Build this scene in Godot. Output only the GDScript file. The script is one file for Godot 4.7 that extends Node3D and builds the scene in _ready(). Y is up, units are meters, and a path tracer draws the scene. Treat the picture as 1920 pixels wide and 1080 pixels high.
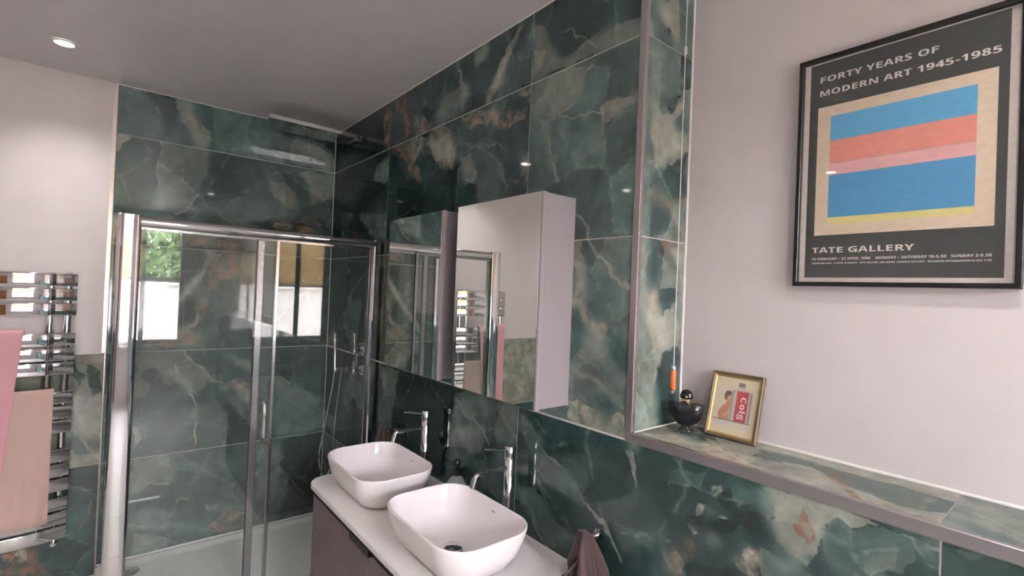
extends Node3D
# A tiled bathroom. Wall with basins is the plane x = 0, shower end wall is z = 0, y is up, metres.

const STONE := {
	"B4": [
		["m", 0, -0.002, 0.271, 0.085, 0.27, 0.149, 0.218, 0.19, 0.15, 0.201, 0.034, 0.001, 0.01],
		["k", 0, 0.082, 0.273, 0.271, 0.273, 0.281, 0.19, 0.257, 0.128, 0.252, 0.078, 0.208, 0.036, 0.198, 0.121, 0.149, 0.218],
		["g", 0, 0.277, 0.274, 0.339, 0.271, 0.356, 0.186, 0.387, 0.111, 0.417, 0.06, 0.405, 0.007, 0.363, 0.015, 0.332, 0.098, 0.289, 0.144],
		["b", 0, 0.307, 0.214, 0.356, 0.186, 0.373, 0.116, 0.346, 0.101, 0.31, 0.141],
		["g", 0, 0.373, 0.116, 0.444, 0.1, 0.447, 0.025, 0.405, 0.007],
		["n", 0, 0.438, 0.265, 0.744, 0.26, 0.866, 0.163, 0.864, 0.007, 0.477, 0.015],
		["k", 0, 0.777, 0.268, 1.169, 0.271, 1.181, 0.109, 1.116, 0.192, 0.951, 0.201, 0.847, 0.204],
		["g", 0, 0.875, 0.147, 0.934, 0.188, 1.024, 0.171, 1.098, 0.168, 1.177, 0.089, 1.181, 0.012, 0.907, 0.007, 0.896, 0.05],
		["l", 0.005, 0.672, 0.167, 0.701, 0.143, 0.751, 0.101, 0.802, 0.067, 0.856, -0.003],
	],
	"B3": [
		["d", 0, -0.001, 0.507, 0.077, 0.597, 0.196, 0.601, 0.206, 0.524, 0.183, 0.44, 0.192, 0.363, 0.185, 0.22, 0.003, 0.186],
		["l", 0, -0.001, 0.602, 0.077, 0.597, 0.031, 0.548, -0.001, 0.507],
		["h", 0, 0.203, 0.595, 0.434, 0.593, 0.44, 0.54, 0.404, 0.466, 0.4, 0.391, 0.36, 0.326, 0.323, 0.239, 0.185, 0.22, 0.199, 0.364, 0.186, 0.441, 0.209, 0.509],
		["l", 0.006, 0.199, 0.602, 0.209, 0.525, 0.186, 0.449, 0.196, 0.356, 0.179, 0.211],
		["l", 0.005, 0.225, 0.52, 0.272, 0.506, 0.301, 0.455, 0.33, 0.395, 0.359, 0.351],
		["g", 0.016, 0.434, 0.589, 0.43, 0.513, 0.405, 0.425, 0.381, 0.33, 0.323, 0.239, 0.284, 0.193],
		["d", 0, 0.441, 0.59, 0.723, 0.593, 0.766, 0.543, 0.777, 0.465, 0.635, 0.423, 0.623, 0.351, 0.473, 0.353, 0.455, 0.442, 0.437, 0.522],
		["g", 0, 0.777, 0.482, 0.861, 0.479, 0.932, 0.418, 0.963, 0.32, 0.876, 0.317, 0.796, 0.405],
		["d", 0, 0.833, 0.538, 0.943, 0.568, 0.999, 0.503, 1.022, 0.395, 0.96, 0.385, 0.869, 0.472],
		["g", 0, 0.943, 0.577, 1.182, 0.593, 1.189, 0.42, 1.115, 0.371, 1.041, 0.369, 1.028, 0.48, 0.98, 0.537],
		["l", 0.004, 0.563, 0.488, 0.631, 0.513, 0.75, 0.54, 0.874, 0.555, 0.926, 0.573, 1.032, 0.584],
		["g", 0.009, 0.724, 0.579, 0.766, 0.534, 0.779, 0.429, 0.822, 0.391, 0.884, 0.328, 0.954, 0.319],
		["m", 0, 0.351, 0.227, 0.489, 0.313, 0.639, 0.336, 0.783, 0.34, 0.805, 0.208, 0.367, 0.155],
		["k", 0, 0.633, 0.194, 1.078, 0.287, 1.176, 0.203, 0.821, 0.136],
		["b", 0, 0.802, 0.197, 0.902, 0.218, 0.922, 0.165, 0.82, 0.163],
		["r", 0, 0.937, 0.213, 1.062, 0.218, 1.074, 0.163, 0.948, 0.159],
		["b", 0, 0.319, 0.098, 0.502, 0.093, 0.505, 0.026, 0.335, 0.019],
		["r", 0, 0.503, 0.06, 0.616, 0.062, 0.618, 0.01, 0.527, 0.007],
		["d", 0, 0.615, 0.079, 0.741, 0.083, 0.744, 0.003, 0.633, 0.003],
	],
	"B2": [
		["d", 0, 0.323, 0.593, 0.434, 0.586, 0.443, 0.545, 0.404, 0.46, 0.358, 0.383, 0.311, 0.301, 0.302, 0.438],
		["d", 0, 0.753, 0.586, 1.184, 0.601, 1.192, -0.007, 0.713, 0.011, 0.68, 0.239, 0.672, 0.431],
		["n", 0, 0.466, 0.321, 0.618, 0.411, 0.68, 0.239, 0.709, 0.099, 0.657, 0.022, 0.493, 0.019],
		["d", 0, 0.308, 0.276, 0.402, 0.319, 0.412, 0.245, 0.374, 0.155, 0.314, 0.131],
		["l", 0, 0.434, 0.594, 0.528, 0.586, 0.508, 0.542, 0.459, 0.496, 0.419, 0.419, 0.386, 0.368, 0.341, 0.301, 0.277, 0.22, 0.209, 0.132, 0.143, 0.056, 0.134, 0.11, 0.225, 0.211, 0.314, 0.301, 0.377, 0.425, 0.424, 0.486, 0.45, 0.537],
		["b", 0, 0.473, 0.506, 0.551, 0.579, 0.619, 0.584, 0.616, 0.455, 0.549, 0.434, 0.493, 0.372, 0.458, 0.354, 0.455, 0.421],
		["r", 0, 0.559, 0.554, 0.619, 0.576, 0.616, 0.463, 0.563, 0.46],
		["b", 0, 0.45, 0.354, 0.469, 0.237, 0.45, 0.187, 0.415, 0.171, 0.389, 0.13, 0.462, 0.07, 0.478, 0.02, 0.311, 0.034, 0.163, 0.008, 0.143, 0.032, 0.308, 0.107, 0.375, 0.13, 0.4, 0.204, 0.425, 0.287],
		["c", 0, 0.362, 0.122, 0.401, 0.187, 0.427, 0.237, 0.416, 0.163, 0.39, 0.113],
		["r", 0.008, 0.315, 0.115, 0.377, 0.073, 0.311, 0.042, 0.194, 0.022],
	],
	"B1": [
		["g", 0, 0.127, 0.59, 0.37, 0.597, 0.394, 0.528, 0.314, 0.484, 0.326, 0.423, 0.247, 0.429, 0.181, 0.388, 0.137, 0.322, 0.134, 0.392],
		["d", 0, 0.158, 0.495, 0.205, 0.509, 0.254, 0.476, 0.256, 0.428, 0.199, 0.404, 0.16, 0.448],
		["e", 0, 0.137, 0.31, 0.182, 0.364, 0.326, 0.417, 0.412, 0.329, 0.426, 0.229, 0.41, 0.107, 0.429, 0.024, 0.148, 0.024, 0.141, 0.089, 0.171, 0.154, 0.14, 0.229],
		["d", 0, 0.137, 0.322, 0.182, 0.364, 0.223, 0.289, 0.206, 0.22, 0.141, 0.211],
		["l", 0, 0.132, 0.206, 0.166, 0.155, 0.169, 0.096, 0.138, 0.055],
		["g", 0, 0.314, 0.484, 0.393, 0.54, 0.493, 0.434, 0.549, 0.392, 0.452, 0.375, 0.422, 0.34, 0.368, 0.382],
		["m", 0, 0.427, 0.352, 0.494, 0.403, 0.561, 0.378, 0.565, 0.275, 0.535, 0.209, 0.469, 0.211, 0.435, 0.265],
		["d", 0, 0.563, 0.32, 0.632, 0.307, 0.705, 0.221, 0.745, 0.11, 0.666, 0.043, 0.56, 0.136, 0.555, 0.264],
		["b", 0, 0.572, 0.377, 0.65, 0.422, 0.748, 0.335, 0.754, 0.189, 0.718, 0.206, 0.655, 0.305],
		["g", 0, 0.576, 0.569, 0.742, 0.495, 0.72, 0.443, 0.624, 0.502],
		["d", 0, 0.861, 0.582, 1.169, 0.584, 1.185, 0.223, 1, 0.354, 0.895, 0.39],
		["n", 0, 0.868, 0.405, 1.185, 0.208, 1.194, 0.005, 0.885, 0.009],
		["c", 0.009, 0.292, 0.522, 0.331, 0.434, 0.4, 0.355, 0.425, 0.253, 0.415, 0.131, 0.435, 0.017],
		["l", 0.014, 0.37, 0.597, 0.415, 0.527, 0.492, 0.447, 0.549, 0.392, 0.574, 0.338],
		["l", 0.006, 0.339, 0.355, 0.39, 0.344, 0.418, 0.304],
	],
	"B0": [
		["g", 0, 0.135, 0.609, 0.288, 0.599, 0.325, 0.526, 0.329, 0.429, 0.142, 0.434],
		["e", 0, 0.139, 0.388, 0.331, 0.392, 0.353, 0.326, 0.315, 0.287, 0.142, 0.295],
		["h", 0, 0.142, 0.295, 0.315, 0.287, 0.319, 0.178, 0.146, 0.201],
		["k", 0, 0.924, 0.59, 1.194, 0.605, 1.193, 0.303, 1.148, 0.055, 0.883, 0.067, 0.978, 0.236, 0.917, 0.468],
		["h", 0, 0.775, 0.573, 0.912, 0.564, 0.929, 0.466, 0.9, 0.253, 0.79, 0.224],
		["b", 0, 0.55, 0.167, 0.638, 0.195, 0.744, 0.156, 0.748, 0.063, 0.644, 0.052, 0.499, 0.079, 0.528, 0.147],
		["g", 0, 0.147, 0.178, 0.302, 0.11, 0.324, 0.044, 0.151, 0.06],
		["l", 0.012, 0.137, 0.423, 0.212, 0.436, 0.33, 0.416],
		["l", 0.01, 0.502, 0.254, 0.547, 0.23, 0.637, 0.208, 0.731, 0.185],
		["l", 0.007, 0.145, 0.224, 0.299, 0.171, 0.432, 0.147, 0.553, 0.071],
		["l", 0.006, 0.332, 0.604, 0.418, 0.521, 0.527, 0.443],
		["g", 0.012, 0.353, 0.326, 0.383, 0.344, 0.415, 0.312],
	],
	"A1": [
		["m", 0, 1.077, 0.586, 1.134, 0.488, 1.112, 0.427, 1.074, 0.492],
		["m", 0, 1.132, 0.551, 1.188, 0.516, 1.192, 0.403, 1.15, 0.376],
		["h", 0, 1.074, 0.181, 1.196, 0.13, 1.198, 0.066, 1.079, 0.055],
		["c", 0.01, 1.067, 0.368, 1.119, 0.237, 1.148, 0.106, 1.188, 0.02],
	],
	"A0": [
		["d", 0, 1.067, 0.609, 1.196, 0.604, 1.197, 0.479, 1.141, 0.495, 1.077, 0.523],
		["e", 0, 1.077, 0.509, 1.193, 0.475, 1.203, 0.021, 1.052, 0.061, 0.981, 0.175, 1.053, 0.227, 1.068, 0.39],
		["l", 0.006, 1.073, 0.524, 1.12, 0.5, 1.193, 0.48],
		["g", 0.008, 1.173, 0.412, 1.169, 0.347, 1.136, 0.251],
		["r", 0, 0.833, 0.22, 0.959, 0.227, 0.982, 0.139, 1.039, 0.047, 0.836, 0.114],
		["c", 0, 0.87, 0.209, 0.908, 0.215, 0.936, 0.153, 0.904, 0.154],
		["d", 0, 0.834, 0.185, 0.865, 0.184, 0.872, 0.146, 0.842, 0.139],
	],
	"R40": [
		["r", 0, 0.765, 0.221, 0.873, 0.231, 0.895, 0.009, 0.796, 0.019],
	],
	"R41": [
		["m", 0, 1.064, 0.117, 1.195, 0.257, 1.201, 0.008, 0.984, -0.002, 1.003, 0.048],
		["k", 0, 0.36, 0.128, 0.511, 0.097, 0.468, 0.042, 0.4, 0.059],
		["h", 0, 0.569, 0.145, 0.699, 0.138, 0.773, 0.057, 0.75, 0.003, 0.502, 0.018],
		["b", 0, 0.272, 0.125, 0.435, 0.042, 0.503, 0.001, 0.284, -0.009, 0.24, 0.062],
		["r", 0, 0.024, 0.264, 0.175, 0.258, 0.216, 0.122, 0.244, 0.026, 0.197, 0.019, 0.158, 0.136, 0.05, 0.21],
		["k", 0, 0.175, 0.258, 0.204, 0.255, 0.27, 0.038, 0.244, 0.026],
		["g", 0, 0.677, 0.253, 0.74, 0.149, 0.781, 0.121, 0.772, 0.072, 0.75, 0.003, 0.699, 0.138],
		["g", 0, 0.823, 0.255, 0.908, 0.261, 0.923, 0.227, 0.889, 0.189, 0.841, 0.184, 0.819, 0.22],
		["l", 0, 1.007, 0.156, 1.107, 0.254, 1.142, 0.253, 1.1, 0.197, 1.052, 0.134, 1.014, 0.058, 0.96, 0.019, 0.926, 0, 0.913, 0.025, 0.966, 0.093],
		["l", 0.006, 0.585, 0.22, 0.553, 0.15, 0.498, 0.068, 0.461, 0.027],
	],
	"R42": [
		["g", 0, 0.004, 0.227, 0.061, 0.198, 0.092, 0.119, 0.129, 0.082, 0.155, 0.048, 0.243, 0.041, 0.287, 0.053, 0.351, 0.062, 0.397, 0.075, 0.515, 0.053, 0.518, -0.003, 0.008, 0.011],
		["l", 0, 0.011, 0.117, 0.077, 0.082, 0.025, 0.031],
		["l", 0.006, 0.168, 0.121, 0.248, 0.093, 0.294, 0.056, 0.339, 0.012],
	],
	"R30": [
		["g", 0, 0.679, 0.523, 0.857, 0.559, 0.871, 0.415, 0.664, 0.446],
		["h", 0, 0.441, 0.277, 0.87, 0.234, 0.887, 0.067, 0.666, 0.119],
		["m", 0, 0.164, 0.304, 0.366, 0.284, 0.305, 0.142, 0.187, 0.119],
	],
	"R31": [
		["d", 0, 0.996, 0.595, 1.192, 0.591, 1.187, 0.523, 1.021, 0.54],
		["m", 0, 0.705, 0.485, 0.853, 0.439, 0.976, 0.387, 1.082, 0.267, 0.732, 0.306],
		["e", 0, 0.742, 0.537, 0.884, 0.522, 1.037, 0.469, 1.173, 0.438, 1.166, 0.394, 1.066, 0.349, 0.973, 0.422, 0.827, 0.452, 0.718, 0.497],
		["r", 0, 0.03, 0.59, 0.23, 0.576, 0.294, 0.476, 0.392, 0.357, 0.321, 0.367, 0.199, 0.493, 0.078, 0.515],
		["k", 0, 0.012, 0.555, 0.114, 0.563, 0.209, 0.384, 0.026, 0.411],
		["b", 0, 0.229, 0.585, 0.596, 0.591, 0.704, 0.5, 0.694, 0.449, 0.711, 0.4, 0.672, 0.369, 0.518, 0.419, 0.482, 0.474, 0.41, 0.547, 0.361, 0.515, 0.294, 0.476],
		["l", 0, 0.444, 0.531, 0.63, 0.54, 0.694, 0.449, 0.657, 0.379, 0.578, 0.44, 0.517, 0.435],
		["b", 0, 0.738, 0.591, 0.915, 0.589, 0.996, 0.588, 1.021, 0.54, 1.187, 0.517, 1.189, 0.478, 1.08, 0.459, 1.004, 0.477, 0.884, 0.526, 0.769, 0.539],
		["b", 0, 1.133, 0.596, 1.192, 0.588, 1.19, 0.554, 1.155, 0.561],
		["g", 0, 0.725, 0.397, 0.805, 0.405, 0.86, 0.344, 0.851, 0.288, 0.786, 0.298],
		["g", 0, 1.149, 0.34, 1.198, 0.337, 1.203, 0.261, 1.169, 0.266],
		["l", 0.006, 0.612, 0.583, 0.704, 0.5, 0.801, 0.457, 0.95, 0.433, 1.019, 0.412, 1.066, 0.356],
		["l", 0.008, 0.852, 0.447, 0.976, 0.387, 1.036, 0.321, 1.089, 0.252],
		["l", 0.006, 1.185, 0.39, 1.138, 0.361, 1.089, 0.318],
		["k", 0, 0.101, 0.4, 0.407, 0.354, 0.435, 0.283, 0.375, 0.187, 0.149, 0.184],
		["m", 0, 0.863, 0.286, 1.038, 0.26, 1.044, 0.177, 0.888, 0.176],
	],
	"R32": [
		["g", 0, 0.009, 0.592, 0.326, 0.595, 0.335, 0.565, 0.272, 0.53, 0.252, 0.468, 0.116, 0.446, 0.013, 0.522],
		["g", 0, 0.109, 0.58, 0.231, 0.588, 0.252, 0.468, 0.158, 0.459],
		["n", 0, 0.111, 0.393, 0.257, 0.388, 0.359, 0.364, 0.32, 0.297, 0.219, 0.226, 0.169, 0.257, 0.123, 0.324],
		["m", 0, 0.452, 0.592, 0.501, 0.584, 0.509, 0.526, 0.467, 0.541],
		["l", 0, 0.349, 0.42, 0.396, 0.434, 0.465, 0.44, 0.514, 0.415, 0.449, 0.393, 0.399, 0.375, 0.358, 0.38],
		["l", 0.01, 0.014, 0.509, 0.072, 0.451, 0.098, 0.39, 0.116, 0.308, 0.162, 0.241, 0.18, 0.209],
		["l", 0.006, 0.09, 0.446, 0.183, 0.441, 0.278, 0.411, 0.35, 0.403, 0.409, 0.425, 0.459, 0.439, 0.508, 0.427],
		["h", 0.018, 0.449, 0.388, 0.413, 0.351, 0.355, 0.306, 0.286, 0.265, 0.235, 0.223],
		["l", 0.011, 0.26, 0.089, 0.316, 0.052, 0.34, 0.002],
	],
	"R22": [
		["n", 0, 0.293, 0.589, 0.335, 0.595, 0.364, 0.538, 0.425, 0.491, 0.491, 0.447, 0.506, 0.324, 0.46, 0.35, 0.393, 0.345, 0.329, 0.404, 0.32, 0.484],
		["l", 0, 0.26, 0.591, 0.293, 0.597, 0.29, 0.549, 0.313, 0.516, 0.322, 0.436, 0.27, 0.402],
		["m", 0, 0.26, 0.377, 0.321, 0.356, 0.345, 0.311, 0.306, 0.235, 0.27, 0.19],
		["g", 0, 0.317, 0.237, 0.365, 0.32, 0.406, 0.285, 0.419, 0.211, 0.372, 0.181],
		["m", 0, 0.433, 0.318, 0.504, 0.28, 0.5, 0.178, 0.448, 0.215, 0.426, 0.28],
		["c", 0, 0.26, 0.074, 0.314, 0.085, 0.378, 0.058, 0.428, 0.039, 0.505, 0.064, 0.508, -0.001, 0.274, 0.012],
		["m", 0, 0.375, 0.12, 0.453, 0.097, 0.491, 0.075, 0.437, 0.056, 0.397, 0.07],
		["l", 0.012, 0.335, 0.599, 0.363, 0.546, 0.425, 0.499, 0.472, 0.469, 0.505, 0.444],
		["l", 0.022, 0.26, 0.39, 0.319, 0.392, 0.348, 0.338, 0.395, 0.315, 0.415, 0.294],
		["g", 0.018, 0.406, 0.285, 0.428, 0.227, 0.486, 0.183, 0.505, 0.15],
		["l", 0.012, 0.265, 0.181, 0.332, 0.151, 0.404, 0.14, 0.462, 0.113, 0.504, 0.078],
		["g", 0.009, 0.302, 0.107, 0.346, 0.083],
	],
	"R11": [
		["k", 0, 0.235, 0.585, 0.741, 0.583, 0.764, 0.485, 0.736, 0.436, 0.728, 0.332, 0.738, 0.206, 0.61, 0.131, 0.552, 0.185, 0.287, 0.265, 0.174, 0.278, 0.197, 0.396],
		["h", 0, -0.002, 0.593, 0.223, 0.588, 0.187, 0.383, 0.163, 0.265, 0.015, 0.176],
		["m", 0, 0.912, 0.292, 1.088, 0.419, 1.192, 0.439, 1.195, 0.211, 1.026, 0.218],
		["h", 0, 0.772, 0.58, 0.999, 0.597, 1.024, 0.432, 0.962, 0.37, 0.912, 0.292, 0.738, 0.206, 0.743, 0.344, 0.739, 0.403],
		["m", 0, 0.999, 0.597, 1.1, 0.593, 1.067, 0.549, 1.047, 0.469, 1.023, 0.448],
		["h", 0, 1.1, 0.593, 1.194, 0.59, 1.196, 0.462, 1.074, 0.438, 1.046, 0.476, 1.079, 0.544],
		["m", 0.008, 0.481, 0.574, 0.524, 0.508, 0.649, 0.496, 0.764, 0.485],
		["m", 0.007, 0.55, 0.421, 0.662, 0.332, 0.736, 0.24],
		["l", 0.01, 0.775, 0.546, 0.898, 0.489, 1.01, 0.444, 1.037, 0.421],
	],
	"R12": [
		["m", 0, 0.223, 0.456, 0.358, 0.484, 0.338, 0.404, 0.261, 0.417],
		["n", 0, -0.001, 0.57, 0.059, 0.555, 0.214, 0.441, 0.364, 0.371, 0.307, 0.357, 0.172, 0.362, 0.11, 0.41, 0.043, 0.481, 0.002, 0.514],
		["d", 0, 0.068, 0.585, 0.393, 0.589, 0.358, 0.496, 0.213, 0.467, 0.134, 0.512],
		["d", 0, 0.172, 0.349, 0.308, 0.351, 0.381, 0.347, 0.376, 0.303, 0.27, 0.255, 0.215, 0.266],
		["n", 0, -0.001, 0.306, 0.114, 0.33, 0.215, 0.266, 0.297, 0.241, 0.221, 0.159, 0.122, 0.211, 0.035, 0.261],
		["l", 0, 0.502, 0.588, 0.536, 0.592, 0.531, 0.546, 0.522, 0.454, 0.51, 0.506],
		["l", 0.007, 0.003, 0.586, 0.071, 0.544, 0.145, 0.494, 0.214, 0.447, 0.297, 0.397, 0.364, 0.371],
		["l", 0.01, 0.364, 0.371, 0.406, 0.326, 0.453, 0.281, 0.491, 0.24],
		["n", 0.008, 0.001, 0.528, 0.054, 0.464, 0.1, 0.4, 0.154, 0.33, 0.215, 0.273],
		["m", 0.008, 0.409, 0.575, 0.366, 0.486, 0.33, 0.396],
		["l", 0.007, 0.012, 0.268, 0.09, 0.233, 0.153, 0.183, 0.203, 0.151],
		["g", 0.009, 0.457, 0.346, 0.528, 0.334, 0.586, 0.347],
		["d", 0, 0.544, 0.571, 0.746, 0.588, 0.79, 0.583, 0.76, 0.556, 0.723, 0.492, 0.709, 0.447, 0.665, 0.418, 0.554, 0.355],
		["m", 0, 0.668, 0.583, 0.733, 0.584, 0.722, 0.535, 0.643, 0.509],
		["h", 0, 0.894, 0.449, 0.94, 0.461, 0.987, 0.43, 0.896, 0.388],
		["m", 0, 0.808, 0.566, 0.87, 0.592, 0.901, 0.569, 0.898, 0.557, 0.867, 0.543, 0.839, 0.519, 0.816, 0.528],
		["k", 0, 0.731, 0.468, 0.811, 0.498, 0.846, 0.499, 0.813, 0.446, 0.752, 0.437, 0.712, 0.442, 0.678, 0.436],
		["k", 0, 0.774, 0.519, 0.803, 0.553, 0.839, 0.519, 0.872, 0.54, 0.9, 0.52, 0.896, 0.485, 0.858, 0.459, 0.811, 0.498],
		["l", 0, 0.876, 0.594, 0.936, 0.595, 1.027, 0.603, 1.028, 0.569, 0.998, 0.527, 0.981, 0.474, 0.97, 0.453, 0.94, 0.466, 0.905, 0.508, 0.894, 0.529, 0.906, 0.566],
		["o", 0, 0.625, 0.335, 0.687, 0.38, 0.734, 0.396, 0.741, 0.369, 0.71, 0.337, 0.65, 0.336],
		["r", 0, 0.935, 0.528, 0.974, 0.556, 0.986, 0.522, 0.98, 0.506, 0.954, 0.506],
		["k", 0, 0.697, 0.319, 0.755, 0.357, 0.798, 0.365, 0.816, 0.35, 0.704, 0.298],
		["l", 0, 0.76, 0.553, 0.784, 0.561, 0.791, 0.546, 0.77, 0.527, 0.761, 0.535],
		["l", 0, 0.73, 0.498, 0.749, 0.502, 0.75, 0.484, 0.731, 0.468],
		["c", 0, 0.699, 0.431, 0.716, 0.438, 0.729, 0.425, 0.72, 0.412],
		["c", 0, 0.772, 0.489, 0.799, 0.49, 0.794, 0.482, 0.775, 0.481],
		["b", 0, 0.755, 0.429, 0.78, 0.439, 0.787, 0.415, 0.763, 0.402],
		["b", 0, 0.826, 0.4, 0.862, 0.441, 0.892, 0.435, 0.896, 0.409, 0.872, 0.376, 0.833, 0.364, 0.821, 0.387],
		["c", 0, 0.838, 0.403, 0.862, 0.433, 0.882, 0.422, 0.864, 0.395],
		["b", 0, 0.64, 0.325, 0.668, 0.344, 0.7, 0.32, 0.688, 0.29, 0.663, 0.279, 0.641, 0.297],
		["r", 0, 0.651, 0.311, 0.669, 0.322, 0.68, 0.311, 0.659, 0.302],
		["n", 0.012, 0.555, 0.335, 0.605, 0.352, 0.656, 0.373],
		["l", 0, 0.986, 0.598, 1.099, 0.588, 1.073, 0.57, 1.044, 0.569, 1.018, 0.545, 1.002, 0.522, 0.99, 0.494],
		["n", 0, 1.004, 0.526, 1.044, 0.565, 1.074, 0.565, 1.103, 0.586, 1.135, 0.592, 1.162, 0.588, 1.169, 0.574, 1.168, 0.553, 1.149, 0.531, 1.141, 0.508, 1.033, 0.459, 1.018, 0.475, 1.002, 0.513],
		["h", 0, 1.09, 0.531, 1.129, 0.553, 1.125, 0.508, 1.102, 0.491],
		["l", 0, 1.137, 0.592, 1.199, 0.595, 1.198, 0.574, 1.184, 0.568, 1.169, 0.58, 1.156, 0.591],
		["d", 0, 1.166, 0.558, 1.181, 0.562, 1.185, 0.547, 1.199, 0.55, 1.199, 0.534, 1.164, 0.517],
		["c", 0, 1.18, 0.555, 1.192, 0.561, 1.199, 0.558, 1.194, 0.55, 1.183, 0.549],
	],
	"N4": [
		["l", 0, 0.047, 0.113, 0.151, 0.156, 0.169, 0.113, 0.16, 0.017, 0.115, 0.042, 0.05, 0.066],
		["d", 0, 0.043, 0.064, 0.114, 0.05, 0.146, 0.011, 0.046, 0.013],
	],
	"N3": [
		["n", 0, 0.046, 0.609, 0.162, 0.592, 0.184, 0.489, 0.158, 0.43, 0.101, 0.407, 0.082, 0.483, 0.053, 0.506],
		["d", 0, 0.177, 0.589, 0.247, 0.599, 0.245, 0.507, 0.2, 0.485],
		["l", 0, 0.033, 0.402, 0.079, 0.397, 0.223, 0.455, 0.213, 0.338, 0.226, 0.283, 0.167, 0.266, 0.128, 0.249, 0.09, 0.214, 0.044, 0.232],
		["d", 0, 0.057, 0.427, 0.204, 0.469, 0.165, 0.429, 0.087, 0.394, 0.059, 0.405],
		["m", 0, 0.151, 0.384, 0.224, 0.427, 0.221, 0.349, 0.161, 0.354],
		["d", 0, 0.044, 0.227, 0.09, 0.214, 0.128, 0.249, 0.234, 0.28, 0.235, 0.145, 0.153, 0.114, 0.119, 0.132, 0.064, 0.142, 0.037, 0.155],
		["d", 0, 0.036, 0.124, 0.128, 0.115, 0.164, 0.069, 0.142, 0.034, 0.074, -0.001, 0.04, 0],
		["b", 0, 0.19, 0.049, 0.248, 0.08, 0.245, -0.002, 0.177, 0],
		["l", 0, 0.081, 0, 0.174, 0.038, 0.169, -0.003, 0.089, -0.004],
		["g", 0.008, 0.09, 0.214, 0.078, 0.162],
		["r", 0.011, 0.039, 0.133, 0.089, 0.123, 0.136, 0.116, 0.163, 0.083, 0.19, 0.049],
		["r", 0.01, 0.153, 0.11, 0.244, 0.142],
		["c", 0.004, 0.118, 0.15, 0.153, 0.11, 0.19, 0.054],
	],
	"N2": [
		["r", 0, 0.072, 0.58, 0.233, 0.571, 0.19, 0.533, 0.103, 0.534],
		["l", 0, 0.144, 0.554, 0.241, 0.571, 0.232, 0.467, 0.177, 0.498],
		["d", 0, 0.039, 0.576, 0.101, 0.558, 0.109, 0.428, 0.041, 0.426],
		["l", 0, 0.038, 0.346, 0.155, 0.38, 0.228, 0.335, 0.234, 0.249, 0.128, 0.22, 0.094, 0.168, 0.071, 0.244],
		["b", 0, 0.033, 0.425, 0.095, 0.428, 0.1, 0.352, 0.074, 0.341, 0.037, 0.351],
		["d", 0, 0.105, 0.428, 0.212, 0.432, 0.166, 0.363, 0.119, 0.352],
		["b", 0, 0.069, 0.346, 0.101, 0.341, 0.104, 0.227, 0.076, 0.233],
		["d", 0, 0.234, 0.243, 0.137, 0.214, 0.103, 0.167, 0.104, 0.004, 0.231, -0.008, 0.24, 0.088],
		["g", 0, 0.029, 0.214, 0.083, 0.201, 0.099, 0.081, 0.123, -0.004, 0.021, -0.015, 0.025, 0.131],
		["l", 0.008, 0.083, 0.201, 0.107, 0.101, 0.104, 0.004],
	],
	"L0": [
		["m", 0, 0.282, 0.173, 0.35, 0.187, 0.455, 0.184, 0.689, 0.175, 0.693, 0.067, 0.63, 0.054, 0.56, 0.057, 0.5, 0.066, 0.425, 0.138, 0.346, 0.122],
		["m", 0, 0.048, 0.127, 0.134, 0.186, 0.2, 0.109, 0.152, 0.066],
		["c", 0, 0.031, -0.021, 0.061, 0.107, 0.184, 0.117, 0.343, 0.037, 0.301, -0.002, 0.192, -0.002],
		["n", 0, 0.276, 0.163, 0.357, 0.169, 0.353, 0.105, 0.308, 0.092],
		["r", 0, 0.44, 0.161, 0.481, 0.127, 0.525, 0.062, 0.574, 0.005, 0.552, 0.007, 0.477, 0.075],
		["r", 0, 0.582, -0, 0.633, 0.009, 0.69, 0.047, 0.697, -0.014, 0.664, -0.035, 0.604, -0.018],
		["b", 0, 0.363, 0.178, 0.434, 0.178, 0.454, 0.158, 0.404, 0.158],
	],
	"L1": [
		["m", 0, 0.014, 0.06, 0.057, 0.046, 0.078, 0.04, 0.109, 0.019, 0.113, -0.03, 0.083, -0.006, 0.058, 0.012, 0.017, 0.018],
		["c", 0, 0.013, -0.003, 0.055, -0.007, 0.085, -0.028, 0.044, -0.035],
	],
}


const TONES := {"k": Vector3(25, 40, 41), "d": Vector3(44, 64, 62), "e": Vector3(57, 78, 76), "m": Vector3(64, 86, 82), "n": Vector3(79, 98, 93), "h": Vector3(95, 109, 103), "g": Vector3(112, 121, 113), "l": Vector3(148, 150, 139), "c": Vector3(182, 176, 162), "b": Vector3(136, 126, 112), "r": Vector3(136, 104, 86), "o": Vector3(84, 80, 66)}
const PPM := 640.0
const ROWS := [0.0, 0.6, 1.2, 1.8, 2.4, 2.67]
const COLS := [0.0, 0.867, 2.069, 3.272, 4.475, 5.678, 6.0]
const HIGH := 2.67
const NEAR := 6.0        # wall with the window
const LEFT := -3.3
const EDGE := 2.58       # outer corner of the full height tiling
const DEEP := 0.25       # recess behind the ledge
const LEDGE := 1.222
const SHOWER := -1.19    # tiling of the shower end wall reaches to here

var M := {}
var jobs := []
var prints := {}

func _ready() -> void:
	view_and_light()
	materials()
	stone()
	shell()
	window_and_door()
	shower()
	radiator()
	vanity()
	cabinets()
	ledge_things()
	lamps()
	outdoors()

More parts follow.
